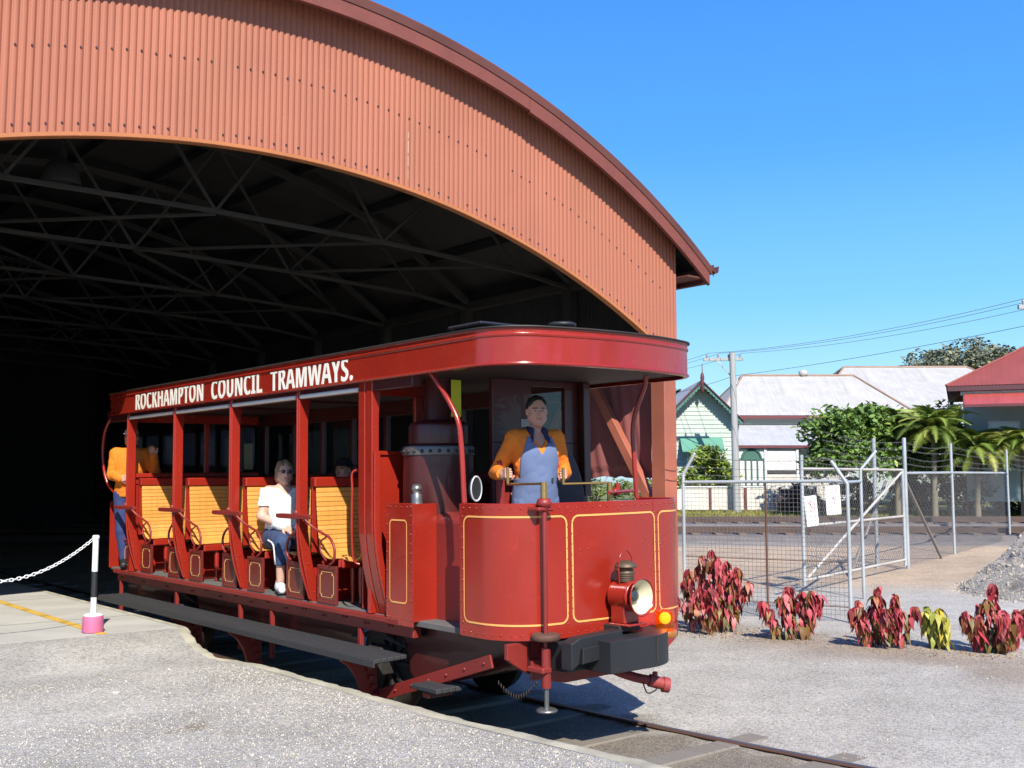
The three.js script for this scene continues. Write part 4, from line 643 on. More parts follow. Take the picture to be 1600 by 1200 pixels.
  on(f2, 'stay', pipe([E[0], 1.75, E[1]], [E[0] + 2.9, -.15, E[1] - .75], .035), mat([.22, .20, .18], .6)); on(f2, 'stay', pipe([E[0] - .3, 1.75, E[1] - .3], [E[0] - 2.6, -.15, E[1] + .2], .035), mat([.22, .20, .18], .6));
  on(f2, 'barbed_wire', [2.14, 2.3, 2.46, 2.62].flatMap((y, k) => barbed([[E[0] - 5, y + .05, E[1] + 1.2], [E[0], y, E[1]], [F[0], y + .02, F[1]], [G[0], y + .02, G[1]], [G[0] + 6, y, G[1] - 1.5]], .06 + .03 * (k % 2))), M.galvWire, { kind: 'stuff' });
  // two white notices wired to the gate: their small red print cannot be read
  const sign = (draw) => { const c = document.createElement('canvas'); c.width = 128; c.height = 256; const x = c.getContext('2d'); x.fillStyle = '#f4f1ee'; x.fillRect(0, 0, 128, 256); draw(x); const t = new THREE.CanvasTexture(c); t.colorSpace = THREE.SRGBColorSpace; return t; };
  const board = (label, t, w, h, x, y, z, yaw, tilt, draw) => { const o = thing('notice_board', label, 'sign', [x, y, z], yaw); o.rotation.z = tilt; const s = new THREE.Shape(), r = .03; s.moveTo(-w / 2 + r, 0); s.lineTo(w / 2 - r, 0); s.quadraticCurveTo(w / 2, 0, w / 2, r); s.lineTo(w / 2, h - r); s.quadraticCurveTo(w / 2, h, w / 2 - r, h); s.lineTo(-w / 2 + r, h); s.quadraticCurveTo(-w / 2, h, -w / 2, h - r); s.lineTo(-w / 2, r); s.quadraticCurveTo(-w / 2, 0, -w / 2 + r, 0); mesh('plate', new THREE.ExtrudeGeometry(s, { depth: .006, bevelEnabled: false }), M.white, o); const g = new THREE.PlaneGeometry(w - .03, h - .03); g.translate(0, h / 2, .011); mesh('print', g, new THREE.MeshStandardMaterial({ map: t, roughness: .6 }), o, { uv: 'keep' }); };
  const smudge = (x, cx, y, w, col, R) => { x.fillStyle = col; for (let k = 0; k < w; k += 9) if (R() > .25) x.fillRect(cx + k, y + R() * 3, 4 + R() * 4, 7 + R() * 3); };
  const Rs = rng(55);
  board('white notice with a red ring symbol tied to the gate end', sign(x => { x.strokeStyle = '#c0504c'; x.lineWidth = 7; x.beginPath(); x.arc(64, 86, 42, 0, 7); x.stroke(); x.beginPath(); x.moveTo(36, 58); x.lineTo(92, 114); x.stroke(); x.fillStyle = '#333'; x.beginPath(); x.arc(58, 66, 7, 0, 7); x.fill(); x.fillRect(54, 74, 9, 34); smudge(x, 22, 176, 84, '#557a6c', Rs); smudge(x, 22, 204, 84, '#557a6c', Rs); smudge(x, 32, 150, 66, '#c0504c', Rs); }), .26, .54, 10.55, .955, -5.36, -.35, .09);
  board('white notice with two lines of print and a pointing hand mark', sign(x => { smudge(x, 24, 24, 82, '#b0505c', Rs); smudge(x, 18, 48, 92, '#b0505c', Rs); x.strokeStyle = '#6a4a50'; x.lineWidth = 7; x.beginPath(); x.moveTo(72, 102); x.lineTo(76, 184); x.stroke(); x.beginPath(); x.moveTo(72, 102); x.lineTo(54, 124); x.stroke(); }), .33, .55, 11.62, 1.13, -5.62, -.35, .05);
}
{
  // heap of gravel and ash
  const hx = 16.4, hz = 3.6; const [cx, cz] = far(10.6, 19.2);
  const g = grid(160, 90, (s, t) => { const a = s * Math.PI * 2, r = t; const rad = 2.9 * r, x = cx + Math.cos(a) * rad * 1.0, z = cz + Math.sin(a) * rad * .8; const h = 1.7 * Math.pow(Math.max(0, 1 - r), .95) * (1 + .7 * (fbm(x * .9 + 60, z * .9 + 60, 9, 0, 4) - .5)) + .30 * (fbm(x * 3.2 + 60, z * 3.2 + 60, 19, 0, 5) - .5) * Math.min(1, (1 - r) * 2.5); return [x, -.24 + h, z]; });
  tag(mesh('gravel_heap', g, mat([.56, .52, .47], .95, { map: mottle(120, 1.4, .6, .7), bumpMap: bGrain, bumpScale: .03 })), 'heap of grey gravel and ash at the right edge', 'gravel heap');
}
{
  const R = rng(88), [cx, cz] = far(10.6, 19.2), N = 26000, im = new THREE.InstancedMesh(new THREE.IcosahedronGeometry(1, 0), mat([.52, .48, .43], .95), N), q = new THREE.Quaternion(), m4 = new THREE.Matrix4(), cc = new THREE.Color();
  for (let i = 0; i < N; i++) { const a = R() * 6.283, r = Math.pow(R(), .6) * 1.06, x = cx + Math.cos(a) * 2.9 * r, z = cz + Math.sin(a) * 2.9 * .8 * r, h = r < 1 ? 1.7 * Math.pow(1 - r, .95) * (1 + .7 * (fbm(x * .9 + 60, z * .9 + 60, 9, 0, 4) - .5)) + .30 * (fbm(x * 3.2 + 60, z * 3.2 + 60, 19, 0, 5) - .5) * Math.min(1, (1 - r) * 2.5) : .02; const s = .007 + .016 * R() * R() * R() + (R() > .995 ? .03 : 0); q.setFromEuler(new THREE.Euler(R() * 6, R() * 6, R() * 6)); im.setMatrixAt(i, m4.compose(V(x, -.235 + h, z), q, V(s * 1.4, s * .8, s))); const t = .45 + .55 * R(); im.setColorAt(i, cc.setRGB(t, t * (.92 + .08 * R()), t * (.8 + .15 * R()))); }
  im.name = 'heap_stones'; im.castShadow = im.receiveShadow = true; im.userData = { kind: 'stuff', label: 'broken stones lying over the gravel heap', category: 'gravel' }; scene.add(im);
}
// ---------- railway beyond the yard ----------
const TURN = -Math.atan2(.644, .765);
for (const [v, w] of [[32.9, 'nearer'], [36.4, 'farther']]) {
  const [x, z] = far(0, v), o = thing('railway_line', 'x', 'x', [x, groundY(v) + .04, z], TURN); o.userData = { kind: 'structure' };
  mesh('ballast', prism([[-1.7, -.2], [-1.35, .07], [1.35, .07], [1.7, -.2]], 160).rotateY(Math.PI / 2).translate(-60, 0, 0), mat([.24, .21, .195], .95, { map: mottle(140, 1.3, .5, .4), bumpMap: bGrain, bumpScale: .03 }), o);
  for (const r of [-.56, .56]) mesh('rail', bx(-60, 100, .10, .26, r - .035, r + .035, .01), mat([.085, .05, .038], .7, { map: tPatch }), o);
  const sl = []; for (let u = -10; u < 50; u += .7) sl.push(bx(u, u + .24, .04, .115, -1.05, 1.05)); mesh('sleepers', sl, mat([.16, .12, .095], .9), o, { kind: 'stuff' });
}
// ---------- houses, poles, trees across the railway ----------
const place = (u, v, y) => { const [x, z] = far(u, v); return [x, y ?? groundY(v), z]; };
const tIron = texture(512, 3.1, (u, v) => .80 + .22 * (fbm(u * 60, v * 4, 150, 0, 3) - .5) + .22 * (fbm(u * 9, v * 9, 152, 9, 4) - .5)), boardCol = mat([.47, .54, .46], .6, { map: tPaint }), fascMaroon = mat([.13, .03, .035], .6), green = mat([.10, .27, .19], .6);
const pos3 = (pts, faces) => { const a = []; for (const f of faces) for (let k = 1; k < f.length - 1; k++) a.push(...pts[f[0]], ...pts[f[k]], ...pts[f[k + 1]]); const g = new THREE.BufferGeometry(); g.setAttribute('position', new THREE.Float32BufferAttribute(a, 3)); g.computeVertexNormals(); return g; };
// corrugated slope between two level edges (left/right ends on eave and ridge), ribs run up the slope
function slope(e0, e1, r0, r1, pitch = .12) { const L = V(...e1).distanceTo(V(...e0)), n = Math.max(4, Math.round(L / pitch * 2)); const nrm = new THREE.Vector3().crossVectors(V(...e1).sub(V(...e0)), V(...r0).sub(V(...e0))).normalize(); if (nrm.y < 0) nrm.negate(); return grid(n, 3, (s, t, i) => { const k = i % 2 ? .012 : -.012; return [0, 1, 2].map(c => { const a = e0[c] + (e1[c] - e0[c]) * s, b = r0[c] + (r1[c] - r0[c]) * s; return a + (b - a) * t + [nrm.x, nrm.y, nrm.z][c] * k; }); }); }
function hipRoof(o, x0, x1, z0, z1, ye, yr, inset, m, cap) {      // ridge along x
  const zm = (z0 + z1) / 2, R = rng(x0 * 100 | 0);
  mesh('roof_slope', slope([x0, ye, z1], [x1, ye, z1], [x0 + inset, yr, zm], [x1 - inset, yr, zm]), m, o);
  mesh('roof_slope', slope([x1, ye, z0], [x0, ye, z0], [x1 - inset, yr, zm], [x0 + inset, yr, zm]), m, o);
  mesh('roof_hip', slope([x1, ye, z1], [x1, ye, z0], [x1 - inset, yr, zm], [x1 - inset, yr, zm]), m, o);
  mesh('roof_hip', slope([x0, ye, z0], [x0, ye, z1], [x0 + inset, yr, zm], [x0 + inset, yr, zm]), m, o);
  mesh('ridge_capping', [rod([x0 + inset, yr + .02, zm], [x1 - inset, yr + .02, zm], .06), ...[[x0, x0 + inset], [x1, x1 - inset]].flatMap(([a, b]) => [rod([a, ye + .02, z1], [b, yr + .02, zm], .05), rod([a, ye + .02, z0], [b, yr + .02, zm], .05)])], cap, o, { kind: 'stuff' });
}
function boards(o, x0, x1, y0, y1, z, m, widthAt) { for (let y = y0; y < y1 - .02; y += .19) { const h = Math.min(.19, y1 - y), c = widthAt ? widthAt(y + h * .5) : [x0, x1]; if (c[1] - c[0] < .12) continue; const g = bx(c[0], c[1], -.002, h + .012, -.012, .012, .003); g.rotateX(-.13); g.translate(0, y, z); mesh('weatherboard', g, m, o); } }
{
  const roofGrey = mat([.55, .525, .475], .5, { map: tIron, metalness: .1 }), capM = mat([.34, .22, .16], .7, { map: tPatch });
  const o = thing('weatherboard_house', 'pale green weatherboard house with steep gable and long grey iron roof', 'house', place(8.22, 46, .5), TURN);
  // gabled front wing (local x across, z towards the railway)
  const ap = 5.45, ev = 4.05, hw = 1.5, gabW = y => y < ev ? [-hw, hw] : [-hw * (ap - y) / (ap - ev), hw * (ap - y) / (ap - ev)];
  boards(o, -hw, hw, .5, ap - .05, 0, boardCol, gabW);
  mesh('wing_wall', bx(-hw, hw, .45, ev, -4, -.03), boardCol, o);
  for (const s of [-1, 1]) {
    mesh('wing_roof', s > 0 ? slope([1.78, 3.86, .55], [1.78, 3.86, -6], [0, 5.62, .55], [0, 5.62, -6]) : slope([-1.78, 3.86, -6], [-1.78, 3.86, .55], [0, 5.62, -6], [0, 5.62, .55]), roofGrey, o);
    const bb = mesh('barge_board', beam([s * 1.80, 3.80, .57], [0, 5.57, .57], .04, .15, .005, V(0, 0, 1)), fascMaroon, o);
    const fret = []; for (let k = 0; k < 15; k++) { const t = (k + .5) / 15; fret.push(at(new THREE.CylinderGeometry(.085, .085, .025, 10), s * 1.72 * (1 - t), 3.74 + 1.72 * t, .56, Math.PI / 2)); } mesh('fretwork', fret, mat([.06, .16, .13], .6), bb, { kind: 'stuff' });
  }
  mesh('finial', lathe([[0, 6.35], [.015, 6.3], [.02, 5.95], [.07, 5.85], [.09, 5.7], [.06, 5.5], [.085, 5.2], [.02, 5.05], [0, 5.0]], 10).translate(0, 0, .6), fascMaroon, o);
  mesh('corner_board', bx(hw - .05, hw + .03, .45, ev, -.03, .035), M.white, o);
  const win = mesh('window', [bx(-.62, .62, 1.5, 2.95, -.02, .04)], M.white, o); for (const x of [-.31, .31]) mesh('pane', pane(x - .26, x + .26, 1.58, 2.87, .042, .046, 0), M.glass, win);
  const aw = mesh('window_awning', [grid(10, 2, (s, t) => [-.92 + 1.84 * s, 3.16 - .60 * t, .06 + .62 * t]), bx(-.92, .92, 2.50, 2.56, .66, .69)], green, o);
  mesh('awning_bracket', [beam([.92, 3.1, .05], [.92, 2.5, .66], .03, .06), beam([.92, 2.05, .05], [.92, 2.5, .5], .03, .06), bx(.905, .935, 2.0, 3.1, .03, .08)], M.white, aw);
  // main block and its verandah
  hipRoof(o, 1.3, 10.6, -9.5, -2.6, 4.28, 6.45, 1.9, roofGrey, capM);
  mesh('eave_fascia', bx(1.7, 9.5, 4.12, 4.26, -2.62, -2.56), fascMaroon, o);
  mesh('main_wall', [bx(1.5, 9.3, .4, 4.2, -9.2, -3.0)], mat([.52, .58, .54], .6, { map: tPaint }), o);
  mesh('verandah_roof', slope([1.62, 2.82, -.35], [6.5, 2.82, -.35], [2.3, 3.85, -2.9], [6.5, 3.85, -2.9]), mat([.50, .50, .51], .5, { map: tIron }), o);
  mesh('verandah_fascia', bx(1.62, 6.5, 2.70, 2.82, -.36, -.31), fascMaroon, o);
  mesh('verandah_floor', bx(1.6, 6.5, .42, .55, -3.0, -.4), M.white, o);
  const door = mesh('entry_screen', bx(1.72, 2.86, .55, 2.68, -.52, -.48), M.white, o);
  mesh('fanlight', [at(new THREE.TorusGeometry(.42, .05, 6, 20, Math.PI), 2.29, 2.24, -.46), at(new THREE.CircleGeometry(.4, 20, 0, Math.PI), 2.29, 2.24, -.468)], mat([.05, .13, .10], .5), door);
  for (const x of [1.74, 2.03, 2.29, 2.55, 2.84]) mesh('mullion', bx(x - .035, x + .035, .55, 2.26, -.48, -.43), mat([.05, .13, .10], .5), door);
  for (const y of [1.02, 2.22]) mesh('mullion', bx(1.72, 2.86, y - .035, y + .035, -.478, -.435), mat([.05, .13, .10], .5), door);
  const lat = mesh('lattice_blind', bx(2.95, 4.25, 1.72, 2.64, -.48, -.46), mat([.62, .60, .55], .7), o);
  const lw = []; for (let k = -10; k < 30; k++) { const a = 2.95 + k * .07; lw.push(beam([Math.max(2.95, a), 1.72 + Math.max(0, 2.95 - a), -.455], [Math.min(4.25, a + .92), 1.72 + Math.min(.92, 4.25 - a), -.455], .012, .012, 0)); } mesh('lattice', lw.filter((_, k) => k > -1), M.white, lat, { kind: 'stuff' });
  mesh('verandah_wall', bx(2.95, 6.5, .5, 1.55, -.47, -.42), mat([.66, .62, .54], .7, { map: tPaint }), o); mesh('verandah_beam', bx(2.9, 6.5, 1.6, 1.68, -.48, -.41), mat([.06, .05, .06], .6), o);
  for (const x of [2.9, 4.3, 5.6, 6.5]) mesh('verandah_post', bx(x - .05, x + .05, .5, 2.75, -.5, -.4), M.white, o);
  // second block further right
  hipRoof(o, 7.2, 20, -17, -7.5, 4.9, 7.55, 3.0, roofGrey, capM); mesh('rear_wall', bx(8.6, 16.4, .4, 4.9, -15.5, -8), boardCol, o);
  mesh('roof_ventilator', at(lathe([[.12, -.2], [.12, .1], [.22, .12], [.22, .3], [.1, .36], [0, .36]], 14), 6.2, 6.38, -6.05), roofGrey, o);
}
{
  const redRoof = mat([.29, .065, .052], .55, { map: tIron }), brightRoof = mat([.50, .085, .06], .5, { map: tIron });
  const o = thing('red_roof_house', 'house with maroon hipped iron roof at right edge behind palms', 'house', place(16.5, 40, .5), TURN - .40);
  hipRoof(o, 0, 13, -9, 0, 4.85, 7.6, 4.8, redRoof, redRoof);
  mesh('eave_fascia', [bx(.05, 12.9, 4.65, 4.83, -.06, -.01)], mat([.08, .03, .035], .6), o); mesh('frieze', bx(.5, 12.5, 4.5, 4.65, -.3, -.25), M.white, o);
  mesh('verandah_roof', slope([.6, 4.0, 2.0], [12, 4.0, 2.0], [.6, 4.55, -.2], [12, 4.55, -.2]), brightRoof, o);
  mesh('verandah_fascia', bx(.6, 12, 3.9, 4.0, 1.97, 2.02), fascMaroon, o);
  mesh('wall', bx(.6, 12.4, .5, 4.6, -8.5, -.3), mat([.40, .50, .48], .6, { map: tPaint }), o);
  for (const x of [1.4, 3.4, 5.4]) { const w = mesh('window', bx(x, x + 1.1, 2.0, 3.5, -.3, -.24), M.white, o); mesh('pane', pane(x + .08, x + 1.02, 2.08, 3.42, -.238, -.234, 0), M.glass, w); }
  for (const x of [3.2, 5.7, 8.2]) mesh('verandah_post', bx(x - .06, x + .06, .5, 3.95, 1.85, 1.97), M.white, o);
}
{ // low garden fence: pale panels between maroon posts
  const o = thing('garden_fence', 'low cream garden fence with maroon posts before the gabled house', 'fence', place(6.6, 43, .48), TURN);
  for (let k = 0; k < 4; k++) { mesh('panel', bx(k * 1.42 + .06, k * 1.42 + 1.36, .12, .98, -.02, .02, .005), mat([.74, .69, .58], .7, { map: tPaint }), o); }
  for (let k = 0; k <= 4; k++) mesh('post', bx(k * 1.42 - .055, k * 1.42 + .055, 0, 1.02, -.055, .055, .008), fascMaroon, o);
  mesh('cap_rail', bx(-.05, 5.75, 1.02, 1.07, -.05, .05), M.white, o);
}
{ // poles and wires
  const wood = mat([.40, .40, .38], .85, { map: tWood });
  const P = [[9.0, 42.5], [15.6, 29.5], [2.4, 55.5]], tops = [], low = [];
  P.forEach(([u, v], i) => {
    const y0 = groundY(v), o = thing('power_pole', ['weathered timber power pole with crossarm before the gabled house', 'timber power pole just outside the right edge of view', 'timber power pole hidden behind the shed'][i], 'power pole', place(u, v, y0), TURN, 'poles carrying the street wires');
    o.rotation.z = .012; const yt = 6.95 - y0 + .0;
    mesh('shaft', rod([0, 0, 0], [-.0, yt, 0], .16, .115, 14), wood, o); mesh('crossarm', bx(-1.15, .45, yt - .32, yt - .20, -.2, -.1), wood, o);
    for (const x of [-1.0, -.55, -.12, .34]) mesh('insulator', at(lathe([[0, .16], [.035, .15], [.045, .1], [.03, .08], [.045, .05], [.03, .0]], 8), x, yt - .2, -.15), mat([.25, .24, .24], .3), o);
    mesh('bracket', [beam([-.6, yt - .3, -.12], [-.05, yt - .95, -.12], .03, .05), bx(.1, .2, yt - 1.3, yt - 1.0, -.05, .05)], M.galv, o);
    const b = V(...place(u, v, y0)); tops.push([-1.0, -.55, .34].map(x => [b.x + RGT.x * x, 6.92, b.z + RGT.z * x])); low.push([b.x, i === 1 ? 6.35 : 6.0, b.z]);
  });
  const sag = (a, b, s) => tube([0, .1, .2, .3, .4, .5, .6, .7, .8, .9, 1].map(t => [a[0] + (b[0] - a[0]) * t, a[1] + (b[1] - a[1]) * t - s * 4 * t * (1 - t), a[2] + (b[2] - a[2]) * t]), .008, 5, 30);
  const wm = mat([.16, .17, .18], .6), thick = mat([.03, .03, .03], .7);
  const w3 = ['highest', 'middle', 'lowest'];
  for (let k = 0; k < 3; k++) tag(mesh('overhead_wire', [sag(tops[2][k], tops[0][k], .35), sag(tops[0][k], tops[1][k], .25)], wm), `thin overhead wire, ${w3[k]} of three at the right edge`, 'wire', 'thin wires on the pole crossarms');
  const cable = [sag(low[2], low[0], .5), sag(low[0], low[1], .12)]; tag(mesh('service_cable', cable.map(g => g), thick), 'thick black cable slung below the thin overhead wires', 'cable');
}
// ---------- trees ----------
function leafCloud(name, parent, leaf, m, n, seed, pick, size, tint) {
  const R = rng(seed), im = new THREE.InstancedMesh(leaf, m, n), q = new THREE.Quaternion(), m4 = new THREE.Matrix4(), c = new THREE.Color();
  for (let i = 0; i < n; i++) { const p = pick(R); q.setFromEuler(new THREE.Euler((R() - .5) * 2.2, R() * 6.3, (R() - .5) * 2.2)); const s = size * (.65 + .7 * R()); im.setMatrixAt(i, m4.compose(p, q, V(s, s, s))); const t = tint(R, p); im.setColorAt(i, c.setRGB(...t)); }
  im.name = name; im.castShadow = im.receiveShadow = true; im.userData.kind = 'stuff'; parent.add(im); return im;
}
const leafShape = (w, droop) => grid(2, 3, (s, t) => { const k = w * Math.sin(Math.PI * (.08 + .9 * t)); return [(s - .5) * 2 * k, -droop * t * t + .3 * Math.abs(s - .5) * w, t]; });
function clumps(R, n, rx, ry, rz, cy, rc) { return Array.from({ length: n }, () => { const a = R() * 6.283, b = Math.acos(1 - 1.55 * R()), r = .55 + .45 * Math.sqrt(R()); return [V(Math.cos(a) * Math.sin(b) * rx * r, cy + Math.cos(b) * ry * r, Math.sin(a) * Math.sin(b) * rz * r), rc * (.6 + .7 * R())]; }); }
function tree(name, label, cat, at3, h, rx, ry, rz, cy, nC, rc, nL, size, base, seed, trunkR, group) {
  const o = thing(name, label, cat, at3, 0, group), R = rng(seed), C = clumps(R, nC, rx, ry, rz, cy, rc), bark = mat([.13, .11, .09], .9, { map: tWood });
  const limbs = [rod([0, -.1, 0], [.05, cy - ry * .35, .03], trunkR, trunkR * .6, 10)]; for (const [p] of C.slice(0, 14)) limbs.push(tube([[.04, cy - ry * .5, .02], [p.x * .45, (cy - ry * .5 + p.y) * .5 + .1, p.z * .45], [p.x, p.y, p.z]], trunkR * .25, 5, 8));
  mesh('trunk', limbs, bark, o);
  leafCloud('crown', o, leafShape(.24, .22), new THREE.MeshPhysicalMaterial({ color: lin(1, 1, 1), roughness: .55, side: THREE.DoubleSide }), nL, seed + 1, R => { const [c, r] = C[R() * C.length | 0]; const a = R() * 6.283, z = 2 * R() - 1, k = Math.sqrt(1 - z * z), q = r * Math.pow(R(), .33); return V(c.x + Math.cos(a) * k * q, c.y + z * q * .75, c.z + Math.sin(a) * k * q); }, size, R => { const t = .55 + .9 * R(), y = R() < .12 ? 1.9 : 1; return [base[0] * t * y, base[1] * t * (y > 1 ? 1.5 : 1), base[2] * t]; });
  return o;
}
tree('broadleaf_tree', 'dense glossy broad leaved tree in front of the grey roof', 'tree', place(13.4, 40.5), 4, 3.2, 1.5, 1.5, 2.7, 60, .62, 11000, .22, [.11, .19, .035], 301, .16);
tree('broadleaf_tree', 'rounded green tree merging with the palms left of the red roof', 'tree', place(16.3, 41.2), 4, 1.9, 1.7, 1.2, 2.5, 40, .6, 8000, .2, [.10, .16, .035], 330, .12);
tree('hedge_shrub', 'yellow green hedge bush under the green window awning', 'shrub', place(8.3, 44.6), 2, 1.35, 1.35, .6, 1.3, 34, .45, 5500, .16, [.15, .21, .03], 302, .05);
tree('distant_tree', 'wide grey green tree crown far behind the red roof', 'tree', place(34.6, 78), 11, 8.2, 2.2, 4, 8.9, 70, 1.15, 16000, .30, [.12, .135, .085], 303, .35);
tree('distant_tree', 'small dark tree showing between shed post and house gable', 'tree', place(9.7, 66), 8, 1.6, 1.4, 1.4, 5.9, 18, .7, 2600, .3, [.05, .06, .035], 304, .15);
for (const [u, v, w, hgt, c, s, lb] of [[3.4, 43, 1.6, 1.5, [.10, .15, .03], 317, 'leafy garden hedge showing below the tarpaulin, left part'], [5.6, 42.6, 1.5, 1.3, [.13, .17, .04], 318, 'leafy garden hedge between tarpaulin and shed corner post'], [11.2, 41.7, 1.25, .75, [.085, .05, .042], 310, 'dull purple brown bush against the low garden fence'], [13.4, 41.5, 1.3, 1.0, [.10, .055, .035], 311, 'rusty brown bush behind the open gate'], [15.5, 41.4, 1.2, .9, [.10, .10, .05], 312, 'low olive bush behind the pipe gate post'], [17.5, 41.2, 1.3, 1.0, [.11, .10, .055], 313, 'straw and olive bush below the palms'], [19.6, 41, 1.3, 1.1, [.09, .08, .05], 314, 'brown green bush at the right edge below the verandah'], [15.9, 40.9, 1.7, 2.6, [.045, .075, .02], 315, 'tall dark green bush filling the gap behind the palms'], [18.6, 40.6, 1.6, 2.3, [.05, .08, .025], 316, 'tall dark bush under the red verandah at right']]) tree('garden_bush', lb, 'bush', place(u, v), 1, w, hgt * .8, .6, hgt * .7, 22, .36, 2200, .14, c, s, .04);
// palms: arching fronds of narrow leaflets
{
  const frond = (R, len) => { const g = [], n = 34, P = t => V(0, .62 * len * t - .85 * len * t * t, len * .8 * t); for (let k = 2; k <= n; k++) { const t = k / n, p = P(t), q = P(Math.min(1, t + .02)), d = q.clone().sub(p).normalize(), L = len * .30 * Math.sin(Math.PI * (.15 + .82 * t)) * (.85 + .3 * R()); for (const s of [-1, 1]) { const e = p.clone().add(V(s * L * .8, -.38 * L - .1 * L * R(), L * .5)); const w = d.clone().multiplyScalar(.022 * len / 1.5); g.push(pos3([p.clone().sub(w).toArray(), p.clone().add(w).toArray(), e.toArray(), p.clone().lerp(e, .55).add(w).add(V(0, .03, 0)).toArray()], [[0, 1, 3], [0, 3, 2]])); } } g.push(tube([P(0), P(.35), P(.7), P(1)].map(v => v.toArray()), .014, 4, 8)); return merged(g.map(x => { flat(x); if (!x.attributes.uv) x.setAttribute('uv', new THREE.BufferAttribute(new Float32Array(x.attributes.position.count * 2), 2)); return x; })); };
  const cols = [[.22, .28, .045], [.15, .22, .035], [.32, .33, .07], [.12, .17, .03]].map(c => mat(c, .5)), trunkM = mat([.26, .22, .15], .85, { map: tWood });
  [[15.6, 39.2, 3.3, 1.9, 44, 401, 0, 'tallest palm with bright yellow green arching fronds'], [14.6, 40.2, 3.55, 1.5, 30, 402, 0, 'small palm rising above the broad leaved tree'], [17.0, 38.8, 2.5, 2.0, 42, 403, 1, 'palm with wide drooping fronds below the red verandah'], [18.5, 38.4, 2.7, 2.0, 42, 404, 1, 'grey green palm cut by the right edge']].forEach(([u, v, h, len, n, seed, k, lb]) => {
    const o = thing('palm_tree', lb, 'palm', place(u, v), 0, 'palms before the red roofed house'), R = rng(seed);
    mesh('trunk', [rod([0, -.1, 0], [.05, h, .02], .12, .08, 10), ...[.3, .5, .7, .9].map(t => at(new THREE.TorusGeometry(.105, .012, 4, 12), .05 * t, h * t, .02 * t, Math.PI / 2))], trunkM, o);
    const fg = [frond(R, len), frond(R, len * .9)].map(boxUV);
    for (let i = 0; i < n; i++) { const m = new THREE.Mesh(fg[i % 2], cols[(R() * 4) | 0]); m.name = 'frond'; m.castShadow = m.receiveShadow = true; m.position.set(.05, h, .02); m.rotation.set(-.75 + 1.15 * (i / n) + (R() - .5) * .3, i * 2.4, (R() - .5) * .4, 'YXZ'); m.scale.setScalar(.8 + .35 * R()); o.add(m); }
  });
}
// rough grass on the verge
{
  const R = rng(500), blade = grid(1, 2, (s, t) => [(s - .5) * .03 * (1 - t), .13 * t, .03 * t * t]), N = 16000, im = new THREE.InstancedMesh(blade, new THREE.MeshStandardMaterial({ color: lin(1, 1, 1), roughness: .8, side: THREE.DoubleSide }), N), q = new THREE.Quaternion(), m4 = new THREE.Matrix4(), c = new THREE.Color();
  for (let i = 0; i < N; i++) { const u = 4 + 20 * R(), v = 38.4 + 4.6 * R(), p = place(u, v); q.setFromEuler(new THREE.Euler(R() - .5, R() * 6, R() - .5)); const s = .6 + R(); im.setMatrixAt(i, m4.compose(V(p[0], p[1] - .01, p[2]), q, V(s, s, s))); const k = .6 + .8 * R(), d = R(); im.setColorAt(i, c.setRGB((.16 + .16 * d) * k, (.19 + .06 * d) * k, .045 * k)); }
  im.name = 'verge_grass'; im.castShadow = im.receiveShadow = true; im.userData = { kind: 'stuff', label: 'dry olive grass on the verge beyond the railway', category: 'grass' }; scene.add(im);
}
// an orange swing frame in the garden
{
  const o = thing('garden_swing', 'small orange swing frame under the palms', 'swing', place(16.75, 40.6), TURN), om = mat([.55, .16, .06], .6);
  for (const s of [-1, 1]) for (const d of [-1, 1]) mesh('leg', rod([s * .35 + d * .25, 0, d * .2], [s * .35, 2.1, 0], .035), om, o);
  mesh('top_bar', rod([-.4, 2.1, 0], [.4, 2.1, 0], .035), om, o); mesh('seat', bx(-.25, .25, .55, .59, -.12, .12), M.white, o); for (const x of [-.22, .22]) mesh('rope', rod([x, .58, 0], [x, 2.1, 0], .01), M.white, o);
}

// cottage and trees across the yard, right of the frame: the tram's window glass mirrors them
{
  const o = thing('timber_cottage', 'low brown cottage with grey gable roof mirrored in the tram windows', 'house', [12.5, -.2, 20], -.35);
  mesh('wall', bx(-5, 5, 0, 2.7, -3, 3), mat([.12, .08, .06], .8, { map: tWood }), o);
  mesh('roof_slope', slope([5.5, 2.5, -3.6], [-5.5, 2.5, -3.6], [5.5, 4.3, 0], [-5.5, 4.3, 0]), mat([.34, .33, .35], .5, { map: tIron }), o);
  mesh('roof_slope', slope([-5.5, 2.5, 3.6], [5.5, 2.5, 3.6], [-5.5, 4.3, 0], [5.5, 4.3, 0]), mat([.34, .33, .35], .5, { map: tIron }), o);
  for (const x of [-3.4, -.6, 2.2]) { const w = mesh('window', bx(x, x + 1.1, .9, 2.1, -3.06, -3.0), M.white, o); mesh('pane', pane(x + .08, x + 1.02, .98, 2.02, -3.08, -3.07), M.glass, w); }
  mesh('door', bx(.8, 1.7, .05, 2.1, -3.05, -3.0), green, o);
}
tree('shade_tree', 'dark rounded shade tree beside the brown cottage, right of view', 'tree', [19, -.2, 26], 7, 3.2, 2.6, 3, 4.8, 40, 1.1, 5000, .34, [.05, .08, .025], 320, .3);
tree('shade_tree', 'dark shade tree behind the brown cottage, right of view', 'tree', [7, -.2, 26], 7, 3.0, 2.4, 3, 4.4, 36, 1.1, 4500, .34, [.05, .08, .025], 321, .3);
